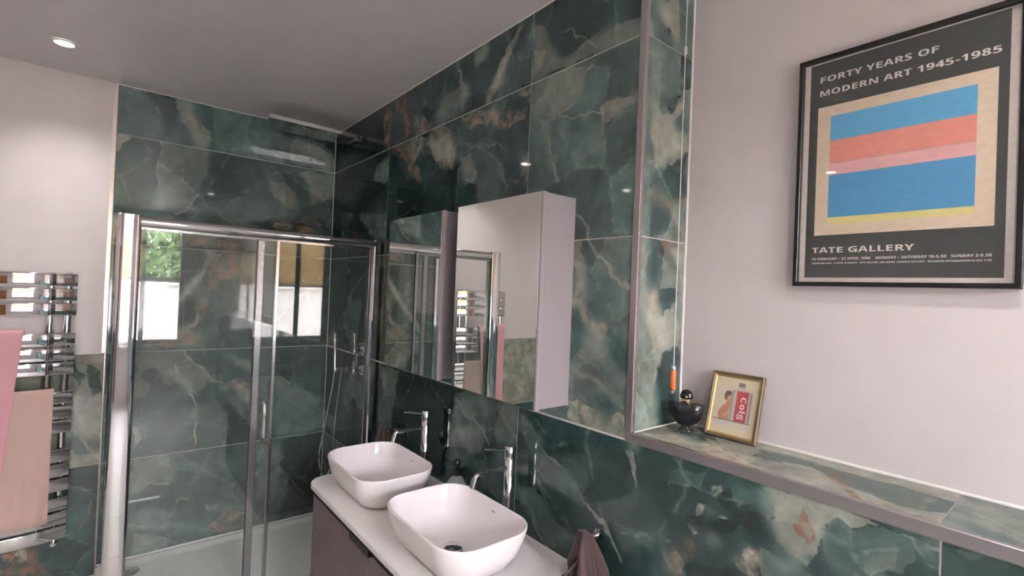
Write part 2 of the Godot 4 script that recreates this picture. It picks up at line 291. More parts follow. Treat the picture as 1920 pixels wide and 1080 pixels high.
# ------------------------------------------------------------------ camera, sky, exposure
func view_and_light() -> void:
	var yaw := deg_to_rad(39.362)
	var pitch := deg_to_rad(0.55)
	var roll := deg_to_rad(2.333)
	var f := Vector3(sin(yaw) * cos(pitch), sin(pitch), -cos(yaw) * cos(pitch))
	var r := Vector3(cos(yaw), 0, sin(yaw))
	var u := r.cross(f)
	var r2 := cos(roll) * r + sin(roll) * u
	var u2 := -sin(roll) * r + cos(roll) * u
	var cam := Camera3D.new()
	cam.name = "camera"
	cam.fov = rad_to_deg(2.0 * atan(540.0 / 923.09))
	cam.near = 0.02
	cam.transform = Transform3D(Basis(r2, u2, -f), Vector3(-1.1958, 1.6173, 3.4623))
	add_child(cam)
	cam.current = true
	var env := Environment.new()
	env.background_mode = Environment.BG_SKY
	var sky := Sky.new()
	var sm := ProceduralSkyMaterial.new()
	sm.sky_top_color = Color(0.84, 0.85, 0.90)
	sm.sky_horizon_color = Color(0.95, 0.94, 0.95)
	sm.ground_horizon_color = Color(0.55, 0.58, 0.50)
	sm.ground_bottom_color = Color(0.40, 0.44, 0.34)
	sm.sky_energy_multiplier = 9.5
	sm.ground_energy_multiplier = 2.0
	sm.sun_angle_max = 0.0
	sky.sky_material = sm
	env.sky = sky
	env.tonemap_mode = Environment.TONE_MAPPER_LINEAR
	env.tonemap_exposure = 1.10
	env.sdfgi_enabled = true
	env.ssao_enabled = true
	env.ssil_enabled = true
	var sun := DirectionalLight3D.new()       # high behind the house: lights the garden, not the room
	sun.name = "sun"
	sun.look_at_from_position(Vector3.ZERO, Vector3(0.22, -0.80, 0.66), Vector3.UP)
	sun.light_color = Color(1.0, 0.98, 0.96)
	sun.light_energy = 5.0
	sun.light_angular_distance = 0.5
	sun.shadow_enabled = true
	add_child(sun)
	var we := WorldEnvironment.new()
	we.name = "environment"
	we.environment = env
	add_child(we)

# ------------------------------------------------------------------ materials
func mat(c: Color, rough := 0.5, metal := 0.0) -> StandardMaterial3D:
	var m := StandardMaterial3D.new()
	m.albedo_color = c
	m.roughness = rough
	m.metallic = metal
	return m

func noise_tex(c0: Color, c1: Color, freq: float, size := 256, octaves := 4) -> NoiseTexture2D:
	var n := FastNoiseLite.new()
	n.seed = 7
	n.frequency = freq
	n.fractal_octaves = octaves
	var g := Gradient.new()
	g.set_color(0, c0)
	g.set_color(1, c1)
	var t := NoiseTexture2D.new()
	t.width = size
	t.height = size
	t.seamless = true
	t.noise = n
	t.color_ramp = g
	return t

func noisy(c0: Color, c1: Color, freq: float, scale: float, rough: float) -> StandardMaterial3D:
	var m := mat(Color.WHITE, rough)
	m.albedo_texture = noise_tex(c0, c1, freq)
	m.uv1_triplanar = true
	m.uv1_world_triplanar = true
	m.uv1_scale = Vector3.ONE * scale
	return m

func materials() -> void:
	M.paint = noisy(Color(0.815, 0.782, 0.785), Color(0.835, 0.802, 0.805), 0.02, 0.9, 0.42)
	M.ceiling = noisy(Color(0.815, 0.80, 0.80), Color(0.835, 0.82, 0.82), 0.02, 0.9, 0.4)
	M.grout = noisy(Color(0.74, 0.735, 0.71), Color(0.82, 0.81, 0.79), 0.08, 3.0, 0.8)
	M.silicone = mat(Color(0.86, 0.85, 0.84), 0.35)
	M.steel = mat(Color(0.73, 0.70, 0.71), 0.26, 0.85)
	M.white_trim = mat(Color(0.80, 0.79, 0.79), 0.3)
	M.chrome = mat(Color(0.86, 0.86, 0.87), 0.035, 1.0)
	M.satin = mat(Color(0.70, 0.70, 0.72), 0.22, 1.0)
	M.mirror = mat(Color(0.93, 0.94, 0.93), 0.005, 1.0)
	M.ceramic = mat(Color(0.925, 0.895, 0.90), 0.07)
	M.ceramic.clearcoat_enabled = true
	M.ceramic.clearcoat = 0.6
	M.ceramic.clearcoat_roughness = 0.03
	M.quartz = noisy(Color(0.855, 0.84, 0.83), Color(0.875, 0.86, 0.85), 0.06, 3.0, 0.22)
	M.lacquer = mat(Color(0.57, 0.535, 0.55), 0.3)
	M.tray = noisy(Color(0.78, 0.80, 0.79), Color(0.82, 0.83, 0.82), 0.03, 2.0, 0.22)
	M.floor = noisy(Color(0.75, 0.73, 0.715), Color(0.81, 0.79, 0.775), 0.03, 2.0, 0.4)
	M.flute = noisy(Color(0.36, 0.315, 0.325), Color(0.46, 0.405, 0.415), 0.09, 6.0, 0.5)
	M.flute.uv1_scale = Vector3(9, 0.9, 9)
	M.black = mat(Color(0.025, 0.025, 0.028), 0.35)
	M.black_matt = mat(Color(0.02, 0.02, 0.022), 0.6)
	M.glass = mat(Color(0.90, 0.97, 0.94, 0.02), 0.0)
	M.glass.transparency = BaseMaterial3D.TRANSPARENCY_ALPHA
	M.edge = mat(Color(0.55, 0.66, 0.62, 0.5), 0.05)
	M.edge.transparency = BaseMaterial3D.TRANSPARENCY_ALPHA
	M.pink = cloth(Color(0.80, 0.58, 0.605), Color(0.86, 0.655, 0.675))
	M.beige = cloth(Color(0.745, 0.63, 0.595), Color(0.81, 0.69, 0.65))
	M.brown = cloth(Color(0.215, 0.155, 0.15), Color(0.29, 0.22, 0.21))
	M.frame_white = mat(Color(0.85, 0.85, 0.84), 0.3)
	M.oak = noisy(Color(0.50, 0.33, 0.20), Color(0.62, 0.43, 0.28), 0.05, 3.0, 0.45)
	M.oak.uv1_scale = Vector3(6, 0.6, 6)
	M.bamboo = noisy(Color(0.86, 0.78, 0.67), Color(0.96, 0.90, 0.81), 0.05, 6.0, 0.6)
	M.bamboo.backlight_enabled = true
	M.bamboo.backlight = Color(0.95, 0.91, 0.84)
	M.leaf = mat(Color(0.27, 0.33, 0.18), 0.5)
	M.leaf.backlight_enabled = true
	M.leaf.backlight = Color(0.24, 0.30, 0.13)
	M.patio = noisy(Color(0.70, 0.66, 0.60), Color(0.78, 0.74, 0.68), 0.04, 1.0, 0.8)
	M.render = noisy(Color(0.88, 0.87, 0.86), Color(0.92, 0.91, 0.90), 0.04, 1.0, 0.8)
	M.lamp = mat(Color(1, 1, 1), 0.4)
	M.lamp.emission_enabled = true
	M.lamp.emission = Color(1.0, 0.96, 0.93)
	M.lamp.emission_energy_multiplier = 26.0
	M.gilt = noisy(Color(0.36, 0.30, 0.22), Color(0.46, 0.39, 0.29), 0.08, 8.0, 0.5)
	M.gilt.metallic = 0.25
	M.gold = mat(Color(0.74, 0.61, 0.42), 0.35, 0.7)
	M.wood_grip = mat(Color(0.72, 0.37, 0.17), 0.45)
	M.cord = mat(Color(0.86, 0.86, 0.84), 0.5)
	M.ink_glass = mat(Color(0.085, 0.09, 0.12, 0.62), 0.03)
	M.ink_glass.transparency = BaseMaterial3D.TRANSPARENCY_ALPHA
	M.ink = mat(Color(0.045, 0.047, 0.062), 0.06)
	M.clear = mat(Color(0.92, 0.96, 0.95, 0.12), 0.0)
	M.clear.transparency = BaseMaterial3D.TRANSPARENCY_ALPHA
	M.soap = mat(Color(0.62, 0.68, 0.66, 0.22), 0.05)
	M.soap.transparency = BaseMaterial3D.TRANSPARENCY_ALPHA
	M.letter = mat(Color(0.90, 0.86, 0.84), 0.7)
	M.letter_white = mat(Color(0.92, 0.90, 0.88), 0.7)
	M.smudge = mat(Color(0.55, 0.53, 0.54), 0.3)

func cloth(a: Color, b: Color) -> StandardMaterial3D:
	var m := noisy(a, b, 0.12, 12.0, 0.95)
	m.rim_enabled = true
	m.rim = 0.4
	var n := FastNoiseLite.new()
	n.seed = 3
	n.frequency = 0.25
	n.fractal_octaves = 3
	var t := NoiseTexture2D.new()
	t.width = 256
	t.height = 256
	t.seamless = true
	t.as_normal_map = true
	t.bump_strength = 6.0
	t.noise = n
	m.normal_enabled = true
	m.normal_texture = t
	m.normal_scale = 0.6
	return m

# ------------------------------------------------------------------ stone prints
func add_job(id: String, w: float, h: float, tone: String, sd: int) -> void:
	jobs.append({"id": id, "w": w, "h": h, "tone": tone, "seed": sd})

func stone() -> void:
	var tone_r := [["d", "d", "d", "m"], ["k", "d", "d", "n"], ["d", "m", "h", "m"], ["k", "d", "n", "m"], ["k", "d", "d", "m"]]
	for i in 5:
		var h: float = ROWS[i + 1] - ROWS[i]
		add_job("B%d" % i, 1.19, h, ["m", "e", "n", "e", "e"][i], 11 + i)
		for c in 4:
			if i > 1 and c > 2:
				continue
			if i == 0 and c != 1:
				continue
			var w: float = COLS[c + 1] - COLS[c]
			if i > 1 and c == 2:
				w = EDGE - COLS[2]
			add_job("R%d%d" % [i, c], w, h, tone_r[i][c], 30 + i * 5 + c)
	add_job("A0", 1.2, 0.6, "e", 71)
	add_job("A1", 1.2, 0.6, "l", 72)
	add_job("N2", DEEP, 1.8 - LEDGE, "g", 81)
	add_job("N3", DEEP, 0.6, "h", 82)
	add_job("N4", DEEP, 0.27, "n", 83)
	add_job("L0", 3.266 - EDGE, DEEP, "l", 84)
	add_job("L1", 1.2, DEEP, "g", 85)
	add_job("G0", 1.2, 0.6, "d", 91)
	add_job("G1", 1.2, 0.6, "n", 92)
	for j in jobs:
		j.feats = STONE.get(j.id, [])
	var task := WorkerThreadPool.add_group_task(paint, jobs.size(), 4)
	WorkerThreadPool.wait_for_group_task_completion(task)
	for j in jobs:
		var m := mat(Color.WHITE, 0.045)
		m.albedo_texture = ImageTexture.create_from_image(j.image)
		m.metallic_specular = 0.55
		prints[j.id] = m

func fbm(sd: int, metres: float, oct: int, kind := FastNoiseLite.FRACTAL_FBM) -> FastNoiseLite:
	var n := FastNoiseLite.new()
	n.noise_type = FastNoiseLite.TYPE_SIMPLEX_SMOOTH
	n.seed = sd
	n.frequency = 1.0 / (metres * PPM)
	n.fractal_type = kind
	n.fractal_octaves = oct
	n.fractal_gain = 0.55
	n.fractal_lacunarity = 2.1
	return n

func paint(at: int) -> void:
	var j: Dictionary = jobs[at]
	var w := int(j.w * PPM)
	var h := int(j.h * PPM)
	var cw := w / 2
	var ch := h / 2
	var k := PPM / 2.0
	var rng := RandomNumberGenerator.new()
	rng.seed = j.seed
	var base: Vector3 = TONES[j.tone]
	var cr := PackedFloat32Array()
	cr.resize(cw * ch)
	var cg := cr.duplicate()
	var cb := cr.duplicate()
	cr.fill(base.x)
	cg.fill(base.y)
	cb.fill(base.z)
	var feats: Array = j.feats.duplicate()
	if feats.is_empty():                       # tiles that no view shows closely: free drawn patches and veins
		for q in 9:
			var f := [["k", "d", "m", "n", "h", "g"][rng.randi() % 6], 0.0]
			var c := Vector2(rng.randf() * j.w, rng.randf() * j.h)
			var rr := rng.randf_range(0.05, 0.22)
			for s in 9:
				var p := c + Vector2.from_angle(TAU * s / 9.0) * rr * rng.randf_range(0.5, 1.2)
				f.append(p.x)
				f.append(p.y)
			feats.append(f)
		for q in 5:
			var f := ["l" if q % 2 else "g", rng.randf_range(0.004, 0.009)]
			var p := Vector2(rng.randf() * j.w, rng.randf() * j.h)
			var dir := Vector2.from_angle(rng.randf() * TAU)
			for s in 6:
				f.append(p.x)
				f.append(p.y)
				dir = dir.rotated(rng.randf_range(-0.5, 0.5))
				p += dir * 0.09
			feats.append(f)
	var fine := fbm(j.seed * 13 + 7, 0.055, 5)
	fine.frequency *= 2.0
	for f in feats:                            # patches
		if f[1] > 0.0:
			continue
		var mottled: bool = f[0] in ["r", "b", "o", "c"]
		var c: Vector3 = TONES[f[0]]
		var poly := PackedVector2Array()
		for q in range(2, f.size(), 2):
			poly.append(Vector2(f[q] * k, (j.h - f[q + 1]) * k))
		var lo := poly[0]
		var hi := poly[0]
		for p in poly:
			lo = lo.min(p)
			hi = hi.max(p)
		if (hi.x - lo.x) * (hi.y - lo.y) < 0.004 * k * k:
			mottled = true
		for y in range(maxi(0, int(lo.y)), mini(ch, int(hi.y) + 1)):
			for x in range(maxi(0, int(lo.x)), mini(cw, int(hi.x) + 1)):
				if Geometry2D.is_point_in_polygon(Vector2(x + 0.5, y + 0.5), poly):
					var o := y * cw + x
					var t := 0.9
					if mottled:
						t = clampf(0.66 + 1.3 * fine.get_noise_2d(x, y), 0.1, 1.0)
					cr[o] = lerpf(cr[o], c.x, t)
					cg[o] = lerpf(cg[o], c.y, t)
					cb[o] = lerpf(cb[o], c.z, t)
	for f in feats.duplicate():                # pale broken rims of some patches
		if f[1] > 0.0 or not (f[0] in ["g", "h", "l", "n", "m", "e"]):
			continue
		var rim := ["l" if f[0] in ["g", "l"] else "g", 0.0045]
		var from: int = rng.randi() % ((f.size() - 2) / 2)
		for q in 2 + rng.randi() % 3:
			var e: int = 2 + 2 * ((from + q) % ((f.size() - 2) / 2))
			rim.append(f[e])
			rim.append(f[e + 1])
		feats.append(rim)
	for f in feats:                            # veins
		if f[1] <= 0.0:
			continue
		var c: Vector3 = TONES[f[0]]
		var rad: float = maxf(f[1] * k * 0.9, 1.0)
		for q in range(2, f.size() - 2, 2):
			var a := Vector2(f[q] * k, (j.h - f[q + 1]) * k)
			var b := Vector2(f[q + 2] * k, (j.h - f[q + 3]) * k)
			var steps := int(a.distance_to(b) / 0.7) + 1
			for s in steps:
				var p := a.lerp(b, s / float(steps))
				var r := rad * rng.randf_range(0.55, 1.15)
				for y in range(maxi(0, int(p.y - r)), mini(ch, int(p.y + r) + 2)):
					for x in range(maxi(0, int(p.x - r)), mini(cw, int(p.x + r) + 2)):
						var d := Vector2(x + 0.5 - p.x, y + 0.5 - p.y).length() / r
						if d < 1.0:
							var t := (1.0 - d) * 0.55
							var o := y * cw + x
							cr[o] = lerpf(cr[o], c.x, t)
							cg[o] = lerpf(cg[o], c.y, t)
							cb[o] = lerpf(cb[o], c.z, t)
	var bytes := PackedByteArray()
	bytes.resize(cw * ch * 3)
	for o in cw * ch:
		bytes[o * 3] = int(cr[o])
		bytes[o * 3 + 1] = int(cg[o])
		bytes[o * 3 + 2] = int(cb[o])
	var ci := Image.create_from_data(cw, ch, false, Image.FORMAT_RGB8, bytes)
	ci.resize(w, h, Image.INTERPOLATE_CUBIC)
	var src := ci.get_data()
	var soft := Image.create_from_data(cw, ch, false, Image.FORMAT_RGB8, bytes)
	soft.resize(maxi(2, cw / 10), maxi(2, ch / 10), Image.INTERPOLATE_LANCZOS)
	soft.resize(w, h, Image.INTERPOLATE_CUBIC)
	var sft := soft.get_data()
	var sd: int = j.seed * 13
	var wn0 := fbm(sd, 0.16, 5)
	var wn1 := fbm(sd + 1, 0.16, 5)
	wn0.fractal_gain = 0.42
	wn1.fractal_gain = 0.42
	var n0 := wn0.get_image(w, h, false, false, false).get_data()
	var n1 := wn1.get_image(w, h, false, false, false).get_data()
	var n2 := fbm(sd + 2, 0.22, 6).get_image(w, h, false, false, false).get_data()
	var n3 := fbm(sd + 3, 0.34, 4, FastNoiseLite.FRACTAL_RIDGED).get_image(w, h, false, false, false).get_data()
	var wisp := fbm(sd + 4, 0.075, 5)
	wisp.domain_warp_enabled = true
	wisp.domain_warp_amplitude = 0.06 * PPM
	wisp.domain_warp_frequency = 1.0 / (0.18 * PPM)
	wisp.domain_warp_fractal_octaves = 3
	var n4 := wisp.get_image(w, h, false, false, false).get_data()
	var cell := fbm(sd + 5, 0.30, 1)
	cell.noise_type = FastNoiseLite.TYPE_CELLULAR
	cell.fractal_type = FastNoiseLite.FRACTAL_NONE
	cell.cellular_return_type = FastNoiseLite.RETURN_CELL_VALUE
	cell.domain_warp_enabled = true
	cell.domain_warp_amplitude = 0.05 * PPM
	cell.domain_warp_frequency = 1.0 / (0.22 * PPM)
	cell.domain_warp_fractal_octaves = 3
	var n5 := cell.get_image(w, h, false, false, false).get_data()
	cell.cellular_return_type = FastNoiseLite.RETURN_DISTANCE2_SUB
	var n6 := cell.get_image(w, h, false, false, false).get_data()
	var out := PackedByteArray()
	out.resize(w * h * 3)
	var amp := 0.034 * PPM / 128.0
	for y in h:
		for x in w:
			var o := y * w + x
			var wx := x + int((n0[o] - 128) * amp)
			var wy := y + int((n1[o] - 128) * amp)
			wx = 0 if wx < 0 else (w - 1 if wx >= w else wx)
			wy = 0 if wy < 0 else (h - 1 if wy >= h else wy)
			var s := (wy * w + wx) * 3
			var c2 := (n2[o] - 128) / 128.0
			var c4 := (n4[o] - 128) / 128.0
			var mixed := clampf(0.42 + c2 * 2.3, 0.0, 0.95)
			var gain := (1.0 + 0.26 * c2 + 0.15 * c4) * (1.0 + 0.12 * (n5[o] - 128) / 128.0)
			var rg := (n3[o] - 128) / 128.0
			var t := clampf((rg - 0.90) * 6.0, 0.0, 1.0) * 0.16 + clampf(1.0 - n6[o] / 7.0, 0.0, 1.0) * clampf(0.20 + c4 * 0.5, 0.0, 0.4)
			var e := o * 3
			var a := (src[s] * (1.0 - mixed) + sft[e] * mixed) * gain
			var b := (src[s + 1] * (1.0 - mixed) + sft[e + 1] * mixed) * gain
			var c := (src[s + 2] * (1.0 - mixed) + sft[e + 2] * mixed) * gain
			out[e] = clampi(int(a + (150.0 - a) * t), 0, 255)
			out[e + 1] = clampi(int(b + (158.0 - b) * t), 0, 255)
			out[e + 2] = clampi(int(c + (146.0 - c) * t), 0, 255)
	j.image = Image.create_from_data(w, h, false, Image.FORMAT_RGB8, out)
	j.image.generate_mipmaps()

# ------------------------------------------------------------------ mesh helpers
func begin() -> SurfaceTool:
	var st := SurfaceTool.new()
	st.begin(Mesh.PRIMITIVE_TRIANGLES)
	st.set_smooth_group(-1)
	return st

func tri(st: SurfaceTool, a: Vector3, b: Vector3, c: Vector3) -> void:   # counter-clockwise from outside
	st.add_vertex(a)
	st.add_vertex(c)
	st.add_vertex(b)

func quad(st: SurfaceTool, a: Vector3, b: Vector3, c: Vector3, d: Vector3) -> void:
	tri(st, a, b, c)
	tri(st, a, c, d)

func box(st: SurfaceTool, lo: Vector3, hi: Vector3, bev := 0.0) -> void:
	st.set_smooth_group(-1)
	var ring := func(y: float, i: float) -> PackedVector3Array:
		return PackedVector3Array([Vector3(lo.x + i, y, hi.z - i), Vector3(hi.x - i, y, hi.z - i), Vector3(hi.x - i, y, lo.z + i), Vector3(lo.x + i, y, lo.z + i)])
	if bev <= 0.0:
		loft(st, [ring.call(lo.y, 0.0), ring.call(hi.y, 0.0)], true, true, true)
		return
	var oct := func(y: float, i: float) -> PackedVector3Array:
		var b := bev
		var x0 := lo.x + i
		var x1 := hi.x - i
		var z0 := lo.z + i
		var z1 := hi.z - i
		return PackedVector3Array([Vector3(x0 + b, y, z1), Vector3(x1 - b, y, z1), Vector3(x1, y, z1 - b), Vector3(x1, y, z0 + b), Vector3(x1 - b, y, z0), Vector3(x0 + b, y, z0), Vector3(x0, y, z0 + b), Vector3(x0, y, z1 - b)])
	loft(st, [oct.call(lo.y, bev), oct.call(lo.y + bev, 0.0), oct.call(hi.y - bev, 0.0), oct.call(hi.y, bev)], true, true, true)

func loft(st: SurfaceTool, rings: Array, cap0: bool, cap1: bool, flat := false, hard := 0.75) -> void:
	var n: int = rings[0].size()
	var g := 1
	for i in rings.size() - 1:
		var p: PackedVector3Array = rings[i]
		var q: PackedVector3Array = rings[i + 1]
		if i > 0:
			var o: PackedVector3Array = rings[i - 1]
			var d0 := Vector3.ZERO
			var d1 := Vector3.ZERO
			var worst := 1.0
			for j in range(0, n, maxi(1, n / 6)):
				d0 = (p[j] - o[j]).normalized()
				d1 = (q[j] - p[j]).normalized()
				if d0 != Vector3.ZERO and d1 != Vector3.ZERO:
					worst = minf(worst, d0.dot(d1))
			if worst < hard:
				g += 1
		st.set_smooth_group(-1 if flat else g)
		for j in n:
			var k := (j + 1) % n
			if p[j].is_equal_approx(p[k]):
				tri(st, p[j], q[k], q[j])
			elif q[j].is_equal_approx(q[k]):
				tri(st, p[j], p[k], q[j])
			else:
				quad(st, p[j], p[k], q[k], q[j])
	st.set_smooth_group(-1)
	if cap0:
		fan(st, rings[0], true)
	if cap1:
		fan(st, rings[-1], false)

func fan(st: SurfaceTool, ring: PackedVector3Array, under: bool) -> void:
	var c := Vector3.ZERO
	for p in ring:
		c += p
	c /= ring.size()
	for j in ring.size():
		var k := (j + 1) % ring.size()
		if under:
			tri(st, c, ring[k], ring[j])
		else:
			tri(st, c, ring[j], ring[k])

func circle(c: Vector3, r: float, n: int, ax := Vector3.UP, squash := 1.0) -> PackedVector3Array:
	var a := ax.cross(Vector3(0.31, 0.2, 0.93)).normalized()
	if ax == Vector3.UP:
		a = Vector3.RIGHT
	var b := a.cross(ax).normalized() * -1.0
	var out := PackedVector3Array()
	for j in n:
		var t := TAU * j / n
		out.append(c + a * cos(t) * r + b * sin(t) * r * squash)
	return out

func lathe(st: SurfaceTool, prof: Array, n := 32, at := Vector3.ZERO, ax := Vector3.UP) -> void:   # prof: [radius, height] from bottom to top
	var rings := []
	for p in prof:
		rings.append(circle(at + ax * p[1], maxf(p[0], 0.00005), n, ax))
	loft(st, rings, true, true)

func rod(st: SurfaceTool, a: Vector3, b: Vector3, r: float, n := 20, bev := 0.0) -> void:
	var l := a.distance_to(b)
	var ax := (b - a).normalized()
	if bev > 0.0:
		lathe(st, [[r - bev, 0.0], [r, bev], [r, l - bev], [r - bev, l]], n, a, ax)
	else:
		lathe(st, [[r, 0.0], [r, l]], n, a, ax)

func tube(st: SurfaceTool, pts: Array, r: float, n := 10, sub := 6) -> void:   # smooth pipe through points
	var cv := []
	for i in pts.size() - 1:
		var p0: Vector3 = pts[maxi(i - 1, 0)]
		var p1: Vector3 = pts[i]
		var p2: Vector3 = pts[i + 1]
		var p3: Vector3 = pts[mini(i + 2, pts.size() - 1)]
		for s in sub:
			cv.append(p1.cubic_interpolate(p2, p0, p3, s / float(sub)))
	cv.append(pts[-1])
	var rings := []
	var a := Vector3.ZERO
	for i in cv.size():
		var t: Vector3 = (cv[mini(i + 1, cv.size() - 1)] - cv[maxi(i - 1, 0)]).normalized()
		if i == 0:
			a = t.cross(Vector3(0.3, 0.9, 0.2)).normalized()
		a = (a - t * a.dot(t)).normalized()
		var b := t.cross(a)
		var ring := PackedVector3Array()
		for j in n:
			var w := TAU * j / n
			ring.append(cv[i] + a * cos(w) * r + b * sin(w) * r)
		rings.append(ring)
	loft(st, rings, true, true, false, -2.0)

func rrect(cx: float, cz: float, y: float, hx: float, hz: float, r: float, n := 8) -> PackedVector3Array:   # rounded rectangle in a level plane
	var out := PackedVector3Array()
	var rr := minf(r, minf(hx, hz))
	for q in 4:
		var sx := 1.0 if q == 0 or q == 3 else -1.0
		var sz := -1.0 if q < 2 else 1.0
		for s in n + 1:
			var t := PI / 2 * (q + s / float(n))
			out.append(Vector3(cx + sx * (hx - rr) + cos(t) * rr, y, cz + sz * (hz - rr) - sin(t) * rr))
	return out

func part(called: String, st: SurfaceTool, m: Material, parent: Node) -> MeshInstance3D:
	st.generate_normals()
	return put(called, st.commit(), m, parent)

func put(called: String, mesh: Mesh, m: Material, parent: Node) -> MeshInstance3D:
	var o := MeshInstance3D.new()
	o.name = called
	o.mesh = mesh
	o.material_override = m
	parent.add_child(o, true)
	return o

func tag(o: Node, label: String, category: String, group := "", kind := "") -> Node:
	o.set_meta("label", label)
	o.set_meta("category", category)
	if group != "":
		o.set_meta("group", group)
	if kind != "":
		o.set_meta("kind", kind)
	return o

func thing(called: String, at: Vector3, label: String, category: String, group := "") -> Node3D:
	var o := Node3D.new()
	o.name = called
	o.position = at
	add_child(o, true)
	tag(o, label, category, group)
	return o

func copy(o: Node3D, called: String, at: Vector3, label: String) -> Node3D:
	var c := o.duplicate()
	c.name = called
	add_child(c)
	c.position = at
	c.set_meta("label", label)
	return c

func built(called: String, st: SurfaceTool, m: Material, label: String, category: String) -> MeshInstance3D:
	var o := part(called, st, m, self)
	tag(o, label, category, "", "structure")
	return o

# one stone tile: its own slab with a thin bevelled edge; o is the lower left corner of its face
func tile(id: String, o: Vector3, du: Vector3, dv: Vector3, w: float, h: float, parent: Node, uv := Rect2(0, 0, 1, 1)) -> void:
	var n := du.cross(dv)
	var gap := 0.0017
	var b := 0.0008
	var st := begin()
	var at := func(x: float, y: float, d: float) -> Vector3:
		return o + du * x + dv * y - n * d
	var rings := []
	for e in [[gap, 0.009], [gap, b], [gap + b, 0.0]]:
		var g: float = e[0]
		var d: float = e[1]
		rings.append([[g, g, d], [w - g, g, d], [w - g, h - g, d], [g, h - g, d]])
	var emit := func(q: Array) -> void:
		var p: Vector3 = at.call(q[0], q[1], q[2])
		st.set_uv(Vector2(uv.position.x + uv.size.x * q[0] / w, uv.position.y + uv.size.y * (1.0 - q[1] / h)))
		st.add_vertex(p)
	for i in 2:
		for s in 4:
			var p: Array = rings[i][s]
			var q: Array = rings[i][(s + 1) % 4]
			var r: Array = rings[i + 1][(s + 1) % 4]
			var t: Array = rings[i + 1][s]
			for v in [p, r, q, p, t, r]:
				emit.call(v)
	var f: Array = rings[2]
	for v in [f[0], f[2], f[1], f[0], f[3], f[2]]:
		emit.call(v)
	part("tile", st, prints[id], parent)

